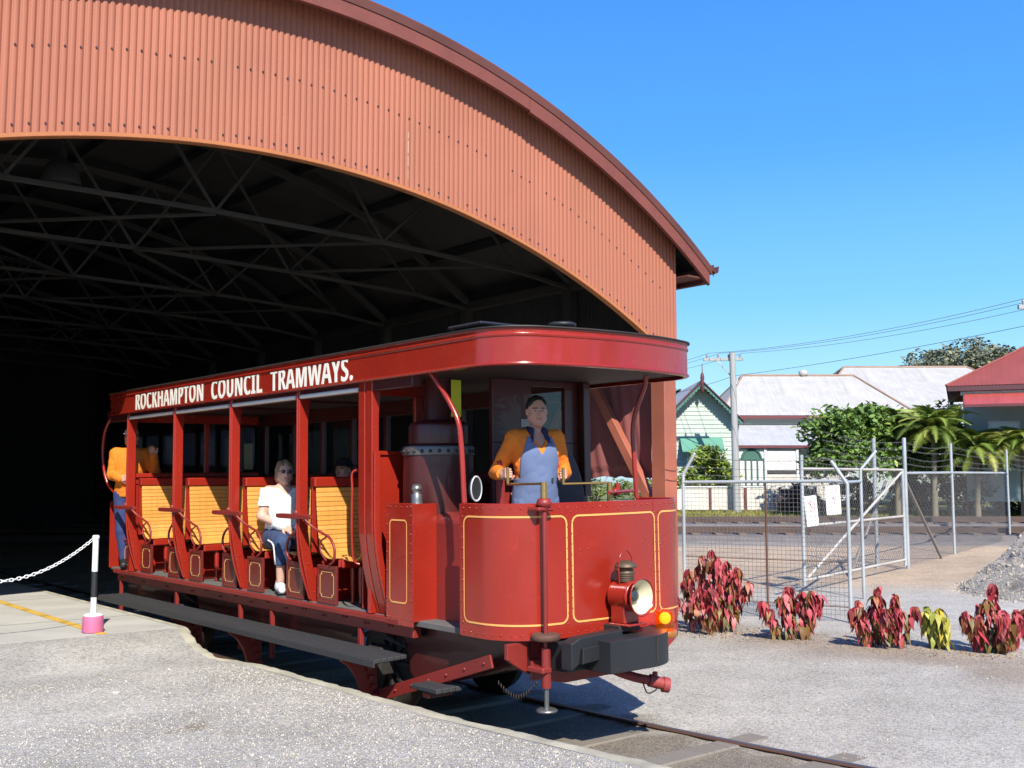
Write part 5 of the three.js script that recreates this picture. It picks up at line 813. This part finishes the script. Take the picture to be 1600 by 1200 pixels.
// ---------- people: one continuous skin surface each, clothes and hair as children ----------
function surfaceNet(f, lo, hi, cell, colour) {
  const n = [0, 1, 2].map(i => Math.ceil((hi[i] - lo[i]) / cell) + 1), [nx, ny, nz] = n, F = new Float32Array(nx * ny * nz);
  for (let k = 0; k < nz; k++) for (let j = 0; j < ny; j++) for (let i = 0; i < nx; i++) F[(k * ny + j) * nx + i] = f(lo[0] + i * cell, lo[1] + j * cell, lo[2] + k * cell);
  const id = new Int32Array(nx * ny * nz).fill(-1), pos = [], col = [], idx = [];
  for (let k = 0; k < nz - 1; k++) for (let j = 0; j < ny - 1; j++) for (let i = 0; i < nx - 1; i++) {
    let m = 0, c = 0, sx = 0, sy = 0, sz = 0; const v = [];
    for (let q = 0; q < 8; q++) { const a = F[((k + (q >> 2)) * ny + j + (q >> 1 & 1)) * nx + i + (q & 1)]; v.push(a); if (a < 0) m |= 1 << q; }
    if (m === 0 || m === 255) continue;
    for (const [a, b] of [[0, 1], [2, 3], [4, 5], [6, 7], [0, 2], [1, 3], [4, 6], [5, 7], [0, 4], [1, 5], [2, 6], [3, 7]]) if ((v[a] < 0) !== (v[b] < 0)) { const t = v[a] / (v[a] - v[b]); sx += (a & 1) + ((b & 1) - (a & 1)) * t; sy += (a >> 1 & 1) + ((b >> 1 & 1) - (a >> 1 & 1)) * t; sz += (a >> 2) + ((b >> 2) - (a >> 2)) * t; c++; }
    id[(k * ny + j) * nx + i] = pos.length / 3; const P = [lo[0] + (i + sx / c) * cell, lo[1] + (j + sy / c) * cell, lo[2] + (k + sz / c) * cell]; pos.push(...P); if (colour) col.push(...colour(...P));
  }
  const I = (i, j, k) => id[(k * ny + j) * nx + i], quad = (a, b, c, d, flip) => { if (a < 0 || b < 0 || c < 0 || d < 0) return; flip ? idx.push(a, c, b, a, d, c) : idx.push(a, b, c, a, c, d); };
  for (let k = 1; k < nz - 1; k++) for (let j = 1; j < ny - 1; j++) for (let i = 1; i < nx - 1; i++) {
    const a = F[(k * ny + j) * nx + i] < 0;
    if (a !== F[(k * ny + j) * nx + i + 1] < 0) quad(I(i, j - 1, k - 1), I(i, j, k - 1), I(i, j, k), I(i, j - 1, k), !a);
    if (a !== F[(k * ny + j + 1) * nx + i] < 0) quad(I(i - 1, j, k - 1), I(i, j, k - 1), I(i, j, k), I(i - 1, j, k), a);
    if (a !== F[((k + 1) * ny + j) * nx + i] < 0) quad(I(i - 1, j - 1, k), I(i, j - 1, k), I(i, j, k), I(i - 1, j, k), !a);
  }
  const g = new THREE.BufferGeometry(); g.setAttribute('position', new THREE.Float32BufferAttribute(pos, 3)); if (colour) g.setAttribute('color', new THREE.Float32BufferAttribute(col, 3)); g.setIndex(idx); g.computeVertexNormals(); return g;
}
const cone = (a, b, ra, rb) => { const dx = b[0] - a[0], dy = b[1] - a[1], dz = b[2] - a[2], L = dx * dx + dy * dy + dz * dz || 1e-9; return (x, y, z) => { const px = x - a[0], py = y - a[1], pz = z - a[2]; let t = (px * dx + py * dy + pz * dz) / L; t = t < 0 ? 0 : t > 1 ? 1 : t; const ex = px - dx * t, ey = py - dy * t, ez = pz - dz * t; return Math.sqrt(ex * ex + ey * ey + ez * ez) - (ra + (rb - ra) * t); }; };
const ell = (c, r) => (x, y, z) => { const X = (x - c[0]) / r[0], Y = (y - c[1]) / r[1], Z = (z - c[2]) / r[2], k = Math.sqrt(X * X + Y * Y + Z * Z), g = Math.sqrt((X / r[0]) ** 2 + (Y / r[1]) ** 2 + (Z / r[2]) ** 2) || 1e-9; return k * (k - 1) / g; };
const join = (fs, k) => (x, y, z) => { let d = fs[0](x, y, z); for (let i = 1; i < fs.length; i++) { const e = fs[i](x, y, z), h = Math.max(k - Math.abs(d - e), 0) / k; d = Math.min(d, e) - h * h * k * .25; } return d; };
const grow = (f, r) => (x, y, z) => f(x, y, z) - r, both = (...f) => (x, y, z) => Math.max(...f.map(q => q(x, y, z)));
const above = y0 => (x, y) => y0 - y, below = y0 => (x, y) => y - y0;
const moved = (f, o, yaw = 0, pitch = 0, roll = 0) => { const m = new THREE.Matrix4().makeRotationFromEuler(new THREE.Euler(pitch, yaw, roll, 'YXZ')).setPosition(...o).invert().elements; return (x, y, z) => f(m[0] * x + m[4] * y + m[8] * z + m[12], m[1] * x + m[5] * y + m[9] * z + m[13], m[2] * x + m[6] * y + m[10] * z + m[14]); };
// head around its own origin (centre of the skull at ear height), facing +z; about 0.235 tall
const headF = (() => {
  const skull = join([ell([0, .035, -.012], [.076, .088, .096]), ell([0, -.02, .02], [.067, .085, .074]), cone([0, -.092, .052], [0, -.07, .03], .026, .05), cone([-.050, -.060, .012], [-.012, -.098, .052], .024, .020), cone([.050, -.060, .012], [.012, -.098, .052], .024, .020)], .035);
  const brow = cone([-.032, .022, .078], [.032, .022, .078], .011, .011), nose = join([cone([0, .014, .087], [0, -.026, .114], .008, .0125), cone([-.011, -.03, .098], [.011, -.03, .098], .008, .008)], .012), lipU = cone([-.016, -.056, .089], [.016, -.056, .089], .0065, .0065), lipL = cone([-.013, -.066, .087], [.013, -.066, .087], .007, .007), chin = ell([0, -.092, .074], [.019, .016, .014]);
  const ears = [-1, 1].map(s => moved(ell([0, 0, 0], [.010, .030, .018]), [s * .078, -.004, -.008], s * .35));
  const ck = [-1, 1].map(s => ell([s * .040, -.018, .060], [.022, .018, .016]));
  const face = join([skull, brow, nose, lipU, lipL, chin, ...ears, ...ck], .012), eyes = [-1, 1].map(s => ell([s * .031, .003, .094], [.0165, .0055, .014]));
  return (x, y, z) => { let d = face(x, y, z); for (const e of eyes) { const q = -e(x, y, z), h = Math.max(.008 - Math.abs(d - q), 0) / .008; d = Math.max(d, q) + h * h * .002; } return Math.min(d, ball(x, y, z)); };
})();
function ball(x, y, z) { const d1 = Math.hypot(Math.abs(x) - .031, y - .003, z - .0745) - .0125; return d1; }
const headColour = (skin, browC) => (x, y, z) => {
  const e = Math.hypot(Math.abs(x) - .031, y - .003, z - .0745); if (e < .0135 && z > .072) { return Math.hypot(Math.abs(x) - .031, y - .003) < .0058 ? [.02, .015, .012] : [.36, .30, .27]; }
  if (z > .06 && Math.abs(Math.abs(x) - .032) < .019 && Math.abs(y - .0235 + .25 * (Math.abs(x) - .03) * 0) < .0045) return browC;
  if (z > .075 && Math.abs(x) < .021 && y > -.072 && y < -.052) return [skin[0] * .85, skin[1] * .62, skin[2] * .62];
  return skin;
};
// hand: y towards the knuckles, z where the palm faces, x the thumb side
function handFs(c) {
  const fs = [cone([0, -.02, 0], [0, .02, 0], .026, .027)];
  const palm = (x, y, z) => { const q = [Math.abs(x) - .030, Math.abs(y - .052) - .038, Math.abs(z) - .004], m = q.map(v => Math.max(v, 0)); return Math.hypot(...m) + Math.min(Math.max(...q), 0) - .011; };
  const base = join([palm, fs[0], cone([.028, .02, .008], [.03, .05, .012], .014, .012)], .02), fingers = [];
  [[.030, .070, .0], [.010, .078, .1], [-.010, .074, .2], [-.029, .060, .3]].forEach(([x, L, e]) => { let a = 0, p = [x, .088, 0]; [.45, .32, .23].forEach((s, i) => { a += c[i] * (1 + e * .15); const q = [p[0] * .98, p[1] + Math.cos(a) * L * s * 1.15, p[2] + Math.sin(a) * L * s * 1.15]; fingers.push(cone(p, q, .0092 - .0008 * i, .0086 - .0009 * i)); p = q; }); });
  const th = c[0] > 1 ? [[.036, .03, .012], [.052, .055, .03], [.040, .085, .05], [.022, .098, .058]] : [[.036, .028, .006], [.058, .052, .016], [.066, .080, .022], [.066, .098, .024]];
  for (let i = 0; i < 3; i++) fingers.push(cone(th[i], th[i + 1], .0115 - .001 * i, .0105 - .001 * i));
  return join([base, join(fingers, .003)], .010);
}
function handGeo(W, Y, Z, curl, right, skin) {
  const y = V(...Y).normalize(), z0 = V(...Z), z = z0.addScaledVector(y, -z0.dot(y)).normalize(), x = new THREE.Vector3().crossVectors(y, z); const g = surfaceNet(handFs(curl), [-.07, -.045, -.05], [.085, .19, .11], .0042, () => skin);
  // thumb side: mirror for the other hand so the thumb lies on the wanted side
  if (right) { g.scale(-1, 1, 1); const I = g.index.array; for (let i = 0; i < I.length; i += 3) [I[i + 1], I[i + 2]] = [I[i + 2], I[i + 1]]; g.computeVertexNormals(); }
  g.applyMatrix4(new THREE.Matrix4().makeBasis(x, y, z).setPosition(...W)); return g;
}
const wrinkle = (f, a, k) => (x, y, z) => { const d = f(x, y, z); if (d > .03 || d < -.03) return d; const n = vnoise(x * k * .32 + z * k * .22 + y * k * .12 + 50, y * k * .30 - x * k * .18 + 50, 7), m = vnoise(x * k * .16 - z * k * .2 + 90, y * k * .16 + z * k * .1 + 90, 17), r = 1 - Math.abs(2 * n - 1); return d + a * (1.9 * r * r - .8) + a * 1.6 * (m - .5); };
const bounds = (pts, pad) => [[0, 1, 2].map(i => Math.min(...pts.map(p => p[i])) - pad), [0, 1, 2].map(i => Math.max(...pts.map(p => p[i])) + pad)];
// J: joints in the person's own frame (facing +z, x to the person's left); returns the group
function person(name, label, pos, yaw, J, look, spec) {
  const o = thing(name, label, 'person', pos, yaw); o.rotation.z = spec.lean ?? 0; const sk = spec.skin, S = spec.size ?? 1;
  const torso = join([cone(J.pelvis, J.waist, .125 * S, .122 * S), moved(ell([0, 0, 0], [.165 * S, .13, .105 * S]), J.pelvis), cone(J.waist, J.chest, .125 * S, .13 * S), moved(ell([0, 0, 0], [.178 * S, .17, .118 * S]), J.chest), cone(J.shL, J.shR, .055, .055)], .09);
  const arm = s => join([cone(J['sh' + s], J['el' + s], .056 * S, .042 * S), cone(J['el' + s], J['wr' + s], .042 * S, .028)], .02), leg = s => join([cone(J['hip' + s], J['kn' + s], .088 * S, .060 * S), cone(J['kn' + s], J['an' + s], .058 * S, .038)], .03), foot = s => join([cone(J['an' + s], J['toe' + s], .040, .030)], .02);
  const neck = cone(J.neck, J.head, .058 * S, .052 * S);
  const limbs = join([torso, neck, arm('L'), arm('R'), leg('L'), leg('R')], .03);
  const all = Object.values(J), [lo, hi] = bounds(all, .2);
  const headLo = y => y < J.head[1] - .02 ? 0 : 1;
  const bodyF = (x, y, z) => limbs(x, y, z);
  const geos = [surfaceNet((x, y, z) => Math.max(bodyF(x, y, z), y - (J.head[1] - .03)), lo, hi, .013, () => sk)];
  const hg = surfaceNet(headF, [-.11, -.14, -.13], [.11, .15, .14], .0045, headColour(sk, spec.hairC.map(v => v * .8))); const hm = new THREE.Matrix4().makeRotationFromEuler(new THREE.Euler(look[1], look[0], look[2] ?? 0, 'YXZ')).setPosition(...J.head); hg.applyMatrix4(hm); geos.push(hg);
  geos.push(...spec.hands.map(h => handGeo(h[0], h[1], h[2], h[3], h[4], sk)));
  const bm = new THREE.MeshPhysicalMaterial({ color: lin(1, 1, 1), vertexColors: true, roughness: .55, side: THREE.DoubleSide });
  mesh('body', geos.map(g => { g.deleteAttribute('uv'); return g; }), bm, o);
  const cloth = (nm, f, lo2, hi2, m, cell = .010, opt) => { const g = surfaceNet(f, lo2, hi2, cell); return mesh(nm, g, m, o, opt); };
  spec.dress({ torso, arm, leg, foot, neck, J, lo, hi, cloth, o, S });
  // hair in head space
  const hair = surfaceNet(spec.hair, [-.14, -.20, -.16], [.14, .19, .15], .006); hair.applyMatrix4(hm); mesh('hair', hair, mat(spec.hairC, .6, { map: tWood }), o);
  if (spec.headwear) spec.headwear(o, hm);
  return o;
}
const fabric = (c, seed) => mat(c, .85, { map: mottle(seed, .5, .12, .12, 0, [1, 1, 1], 256) });
// placing on the leaning tram: floor is .652 above the datum
const onTram = (x, z) => [x, .652, z];
const shortHair = (x, y, z) => { const cap = ell([0, .042, -.018], [.084, .090, .102])(x, y, z) + .004 * Math.sin(x * 90 + z * 40) * Math.sin(y * 70), cut = Math.max(z > -.2 ? (z - .062) + .9 * Math.max(0, .055 - y) * (Math.abs(x) < .075 ? 1 : .3) : -1, -(y + .045 + .25 * Math.min(0, -z - .02))); return Math.max(cap, cut); };
{
  // driver: hands closed on the two crank grips
  const px = -.17, pz = -.66, yaw = -.38, c = Math.cos(yaw), s = Math.sin(yaw), L = (X, Y, Z) => { const dx = X - px, dz = Z - pz; return [c * dx - s * dz, Y - .652, s * dx + c * dz]; };
  const gR = L(-.615 - .02, 1.815, -.44), gL = L(-.035 - .02, 1.81, -.45);   // grips
  const J = { pelvis: [0, .95, -.01], waist: [0, 1.10, 0], chest: [0, 1.29, .005], shL: [.175, 1.435, 0], shR: [-.175, 1.435, 0], neck: [0, 1.47, 0], head: [0, 1.655, .03], hipL: [.095, .92, 0], hipR: [-.095, .92, 0], knL: [.11, .49, .02], knR: [-.11, .49, .02], anL: [.12, .09, -.02], anR: [-.12, .09, -.02], toeL: [.14, .035, .13], toeR: [-.14, .035, .13] };
  const wrist = (g, sx) => [g[0] + sx * .022, g[1] - .012, g[2] - .10];
  J.wrL = wrist(gL, 1); J.wrR = wrist(gR, -1); J.elL = [.27, 1.17, -.06]; J.elR = [-.31, 1.17, -.06];
  const dir = (a, b) => [b[0] - a[0], b[1] - a[1], b[2] - a[2]];
  const orange = fabric([.86, .22, .012], 600), blue = fabric([.13, .175, .31], 601), navy = fabric([.02, .02, .07], 602);
  const d = person('person', 'person in orange and blue work clothes gripping two brass handles at the dash', onTram(px, pz), yaw, J, [-.10, .03], {
    skin: [.50, .255, .18], hairC: [.018, .013, .010], lean: 0, size: .92,
    hands: [[J.wrL, [.10 * -1, .10, 1], [-1, 0, .25], [1.35, 1.5, .9], false], [J.wrR, [.10, .10, 1], [1, 0, .25], [1.35, 1.5, .9], true]],
    hair: shortHair,
    dress: ({ torso, arm, leg, J, lo, hi, cloth }) => {
      const vneck = (x, y, z) => z > .02 ? (y - 1.33) * .62 - Math.abs(x) - .012 : -1;      // open collar
      cloth('shirt', wrinkle(both(join([grow(torso, .020), grow(arm('L'), .019), grow(arm('R'), .019)], .02), (x, y, z) => Math.max(vneck(x, y, z), y - 1.53 - (z < 0 ? .02 : 0)), above(.98), (x, y, z) => y > 1.29 ? -1 : x > .14 ? z - J.wrL[2] - .01 : x < -.17 ? z - J.wrR[2] - .01 : -1), .0035, 60), lo, hi, orange, .0085);
      cloth('overall_bib', wrinkle(both(grow(torso, .032), (x, y, z) => Math.max(vneck(x, y, z), z > .02 ? (y - 1.30) * .62 - Math.abs(x) - .004 : -1), below(1.47), above(.85), (x, y, z) => Math.abs(x) - (.158 - .30 * Math.max(0, y - 1.27) + (y < 1.12 ? .2 * (1.12 - y) + .02 : 0))), .0022, 34), lo, hi, blue, .008);
      for (const sd of [-1, 1]) cloth('collar', both(grow(join([cone([sd * .055, 1.50, .05], [sd * .075, 1.40, .115], .022, .020), cone([sd * .055, 1.50, .05], [sd * .06, 1.52, -.02], .022, .02)], .02), 0), below(1.54)), [-.14, 1.34, -.06], [.14, 1.56, .17], navy, .007);
      cloth('trousers', wrinkle(both(join([grow(leg('L'), .020), grow(leg('R'), .020), both(grow(torso, .02), below(1.04))], .04), above(.07)), .003, 50), lo, hi, blue, .011);
      cloth('boots', join([cone([.12, .10, -.03], [.14, .045, .15], .06, .045), cone([-.12, .10, -.03], [-.14, .045, .15], .06, .045)], .01), [-.26, -.0, -.14], [.26, .2, .26], M.black, .01);
    } });
  mesh('zip', [tube([[.0, 1.31, .150], [0, 1.2, .158], [0, 1.08, .157], [0, .98, .150]], .0035, 5, 14), at(new THREE.SphereGeometry(.007, 8, 6), 0, 1.30, .147)], M.steel, d);
  mesh('pocket_badge', bx(.060, .098, 1.085, 1.125, .145, .153, .002), M.black, d);
}
{
  // seated woman on the third bench from the rear
  const px = -.52, pz = -4.20, yaw = -.20, seat = 1.068 - .652;
  const J = { pelvis: [0, seat + .115, 0], waist: [0, seat + .27, -.01], chest: [0, seat + .44, -.005], shL: [.155, seat + .575, 0], shR: [-.155, seat + .575, 0], neck: [0, seat + .60, 0], head: [0, seat + .775, .03], hipL: [.095, seat + .10, .02], hipR: [-.095, seat + .10, .02], knL: [.12, seat + .09, .44], knR: [-.13, seat + .08, .42], anL: [.14, .085, .42], anR: [-.12, .085, .36], toeL: [.17, .03, .56], toeR: [-.15, .03, .50], elL: [.23, seat + .33, .06], elR: [-.24, seat + .33, .05], wrL: [.10, seat + .205, .25], wrR: [-.07, seat + .225, .26] };
  const tee = fabric([.80, .79, .77], 610), denim = fabric([.035, .060, .135], 611);
  const w = person('person', 'seated person in white top, navy cropped trousers and sunglasses on a bench', onTram(px, pz), yaw, J, [-.10, .02], {
    skin: [.56, .32, .23], hairC: [.27, .18, .09], size: 1.06,
    hands: [[J.wrR, [.55, -.35, .75], [.1, -.9, -.4], [.35, .5, .35], true], [J.wrL, [-.45, -.4, .8], [-.1, -.9, -.4], [.35, .5, .35], false]],
    hair: (x, y, z) => { const bob = join([ell([0, .035, -.02], [.094, .096, .108]), ell([0, -.055, -.035], [.092, .075, .078])], .03)(x, y, z) + .005 * Math.sin(x * 80 + y * 30); return Math.max(bob, z > .0 && y < .062 ? (.060 - Math.abs(x)) : -1, (z - .086)); },
    dress: ({ torso, arm, leg, J, lo, hi, cloth, o }) => {
      const shL = J.shL, cut = (x, y, z) => Math.abs(x) - .215 - (y - seat - .4) * .05;
      cloth('top', wrinkle(both(join([grow(torso, .016), grow(arm('L'), .022), grow(arm('R'), .022)], .03), above(seat + .10), (x, y, z) => Math.max(y - (seat + .615) , (z > 0 ? (y - (seat + .56)) * .9 - Math.abs(x) * .8 + .02 : -1)), (x, y, z) => Math.abs(x) > .17 ? (seat + .43 - y) : -1), .003, 50), lo, hi, tee, .0085);
      cloth('cropped_trousers', wrinkle(both(join([grow(leg('L'), .022), grow(leg('R'), .022), both(grow(torso, .012), below(seat + .20))], .03), above(.27)), .0035, 45), lo, hi, denim, .010);
    },
  });
  for (const sd of [-1, 1]) { const k = sd > 0 ? 'L' : 'R', a = J['an' + k], t = J['toe' + k]; const shoe = surfaceNet(join([cone([a[0], .052, a[2] - .03], [a[0] * .5 + t[0] * .5, .06, (a[2] + t[2]) / 2], .046, .048), cone([a[0] * .5 + t[0] * .5, .055, (a[2] + t[2]) / 2], [t[0], .042, t[2] + .03], .046, .036), cone([a[0], .055, a[2] - .015], [a[0], .10, a[2] - .02], .042, .040)], .02), [a[0] - .12, -.005, a[2] - .12], [a[0] + .14, .16, t[2] + .1], .007);
    const m = mesh('shoe', shoe, M.white, w); mesh('laces', [0, 1, 2, 3].map(i => { const f = .25 + i * .14, x = a[0] + (t[0] - a[0]) * f, z = a[2] + (t[2] - a[2]) * f; return tube([[x - .035, .085 - i * .004, z], [x, .108 - i * .008, z + .012], [x + .035, .085 - i * .004, z + .02]], .006, 5, 8); }), M.black, m); mesh('sole', bx(-.042, .042, .0, .022, -.07, .19, .008).rotateY(Math.atan2(t[0] - a[0], t[2] - a[2])).translate(a[0], 0, a[2]), M.black, m); }
  mesh('sunglasses', [[-1], [1]].map(([s]) => at(new THREE.SphereGeometry(.024, 14, 8).scale(1, .78, .3), s * .031, .006, .094)).concat([rod([-.07, .010, .086], [.07, .010, .086], .003), rod([-.074, .010, .086], [-.078, .008, 0], .003), rod([.074, .010, .086], [.078, .008, 0], .003)]).map(g => { g.applyMatrix4(new THREE.Matrix4().makeRotationFromEuler(new THREE.Euler(.02, -.10, 0, 'YXZ')).setPosition(...J.head)); return g; }), mat([.015, .012, .012], .1, { clearcoat: 1 }), w);
  mesh('side_stripe', tube([[-.235, seat + .10, .30], [-.222, seat + .06, .44], [-.205, seat - .08, .45], [-.19, .29, .42]], .009, 5, 14), M.white, w);
  mesh('wrist_watch', at(new THREE.TorusGeometry(.031, .008, 6, 18), J.wrR[0] - .012, J.wrR[1] + .008, J.wrR[2] - .02, .5, .9, 0), M.brass, w);
}
{
  // passenger in dark clothes and a hat, deeper inside on the same bench
  const px = .24, pz = -4.25, yaw = -.95, seat = 1.068 - .652;
  const J = { pelvis: [0, seat + .12, 0], waist: [0, seat + .27, -.01], chest: [0, seat + .45, -.005], shL: [.18, seat + .60, 0], shR: [-.18, seat + .60, 0], neck: [0, seat + .62, 0], head: [0, seat + .80, .03], hipL: [.1, seat + .10, .02], hipR: [-.1, seat + .10, .02], knL: [.14, seat + .09, .45], knR: [-.14, seat + .09, .45], anL: [.15, .09, .44], anR: [-.15, .09, .44], toeL: [.17, .035, .58], toeR: [-.17, .035, .58], elL: [.27, seat + .33, .06], elR: [-.27, seat + .33, .06], wrL: [.15, seat + .2, .28], wrR: [-.15, seat + .2, .28] };
  const dark = fabric([.018, .018, .022], 620), brown = mat([.012, .010, .010], .8, { map: tPatch });
  person('person', 'seated person in dark clothes and brimmed hat in the shade behind the bench', onTram(px, pz), yaw, J, [-.25, .0], {
    skin: [.46, .23, .16], hairC: [.03, .02, .015], hands: [[J.wrR, [.3, -.4, .8], [0, -1, 0], [.4, .5, .3], true], [J.wrL, [-.3, -.4, .8], [0, -1, 0], [.4, .5, .3], false]], hair: shortHair,
    headwear: (o, hm) => { const g = lathe([[0, .135], [.055, .13], [.078, .10], [.088, .058], [.10, .052], [.15, .046], [.155, .05], [.10, .058], [.09, .062]], 28); g.scale(1, 1, 1.12); g.applyMatrix4(hm); mesh('hat', g, brown, o); },
    dress: ({ torso, arm, leg, J, lo, hi, cloth }) => { cloth('jacket', wrinkle(both(join([grow(torso, .016), grow(arm('L'), .016), grow(arm('R'), .016)], .03), below(seat + .66), above(seat)), .003, 50), lo, hi, dark, .011); cloth('trousers', both(join([grow(leg('L'), .018), grow(leg('R'), .018), both(grow(torso, .012), below(seat + .2))], .03), above(.1)), lo, hi, dark, .012); cloth('shoes', join([cone([.15, .09, .42], [.17, .045, .60], .055, .042), cone([-.15, .09, .42], [-.17, .045, .60], .055, .042)], .01), [-.28, -.01, .3], [.28, .2, .7], M.black, .012); } });
}
{
  // conductor on the rear platform
  const px = -.745, pz = -7.88, yaw = -.50;
  const J = { pelvis: [0, .95, -.01], waist: [0, 1.10, 0], chest: [0, 1.29, .005], shL: [.185, 1.445, 0], shR: [-.185, 1.445, 0], neck: [0, 1.47, 0], head: [0, 1.655, .03], hipL: [.095, .92, 0], hipR: [-.095, .92, 0], knL: [.10, .49, .03], knR: [-.08, .49, .03], anL: [.12, .09, 0], anR: [-.04, .09, 0], toeL: [.14, .035, .14], toeR: [-.03, .035, .14], elR: [-.225, 1.18, .02], wrR: [-.10, 1.13, .20], elL: [.31, 1.20, .05], wrL: [.30, 1.42, .20] };
  const orange = fabric([.86, .22, .012], 600), blue = fabric([.03, .045, .15], 631);
  person('person', 'person in orange shirt and navy trousers standing on the rear platform', onTram(px, pz), yaw, J, [-.1, .05], {
    skin: [.50, .27, .19], hairC: [.05, .04, .03], hands: [[J.wrR, [.75, .1, .35], [.1, 0, -1], [.7, .8, .5], true], [J.wrL, [-.2, .9, .3], [0, -.2, 1], [.4, .5, .3], false]], hair: shortHair,
    headwear: (o, hm) => { const g = lathe([[0, .135], [.05, .13], [.082, .09], [.09, .05], [.086, .045]], 22); g.scale(1, 1, 1.15); const p = bx(-.06, .06, .048, .056, .08, .17, .004); mesh('cap', [g, p].map(q => q.applyMatrix4(hm)), mat([.55, .55, .55], .8), o); },
    dress: ({ torso, arm, leg, J, lo, hi, cloth }) => {
      cloth('shirt', wrinkle(both(join([grow(torso, .024), grow(arm('L'), .022), grow(arm('R'), .022)], .03), below(1.53), above(.90), (x, y, z) => Math.max((.028 - Math.hypot(x - J.wrR[0], y - J.wrR[1], z - J.wrR[2])), (.028 - Math.hypot(x - J.wrL[0], y - J.wrL[1], z - J.wrL[2])))), .0035, 55), lo, hi, orange, .010);
      cloth('trousers', wrinkle(both(join([grow(leg('L'), .022), grow(leg('R'), .022), both(grow(torso, .008), below(1.0))], .04), above(.07)), .003, 45), lo, hi, blue, .011);
      cloth('boots', join([cone([.12, .10, -.03], [.14, .045, .15], .06, .045), cone([-.04, .10, -.03], [-.03, .045, .15], .06, .045)], .01), [-.26, -.01, -.14], [.26, .2, .26], M.black, .012);
    } });
}
renderer.render(scene, camera);
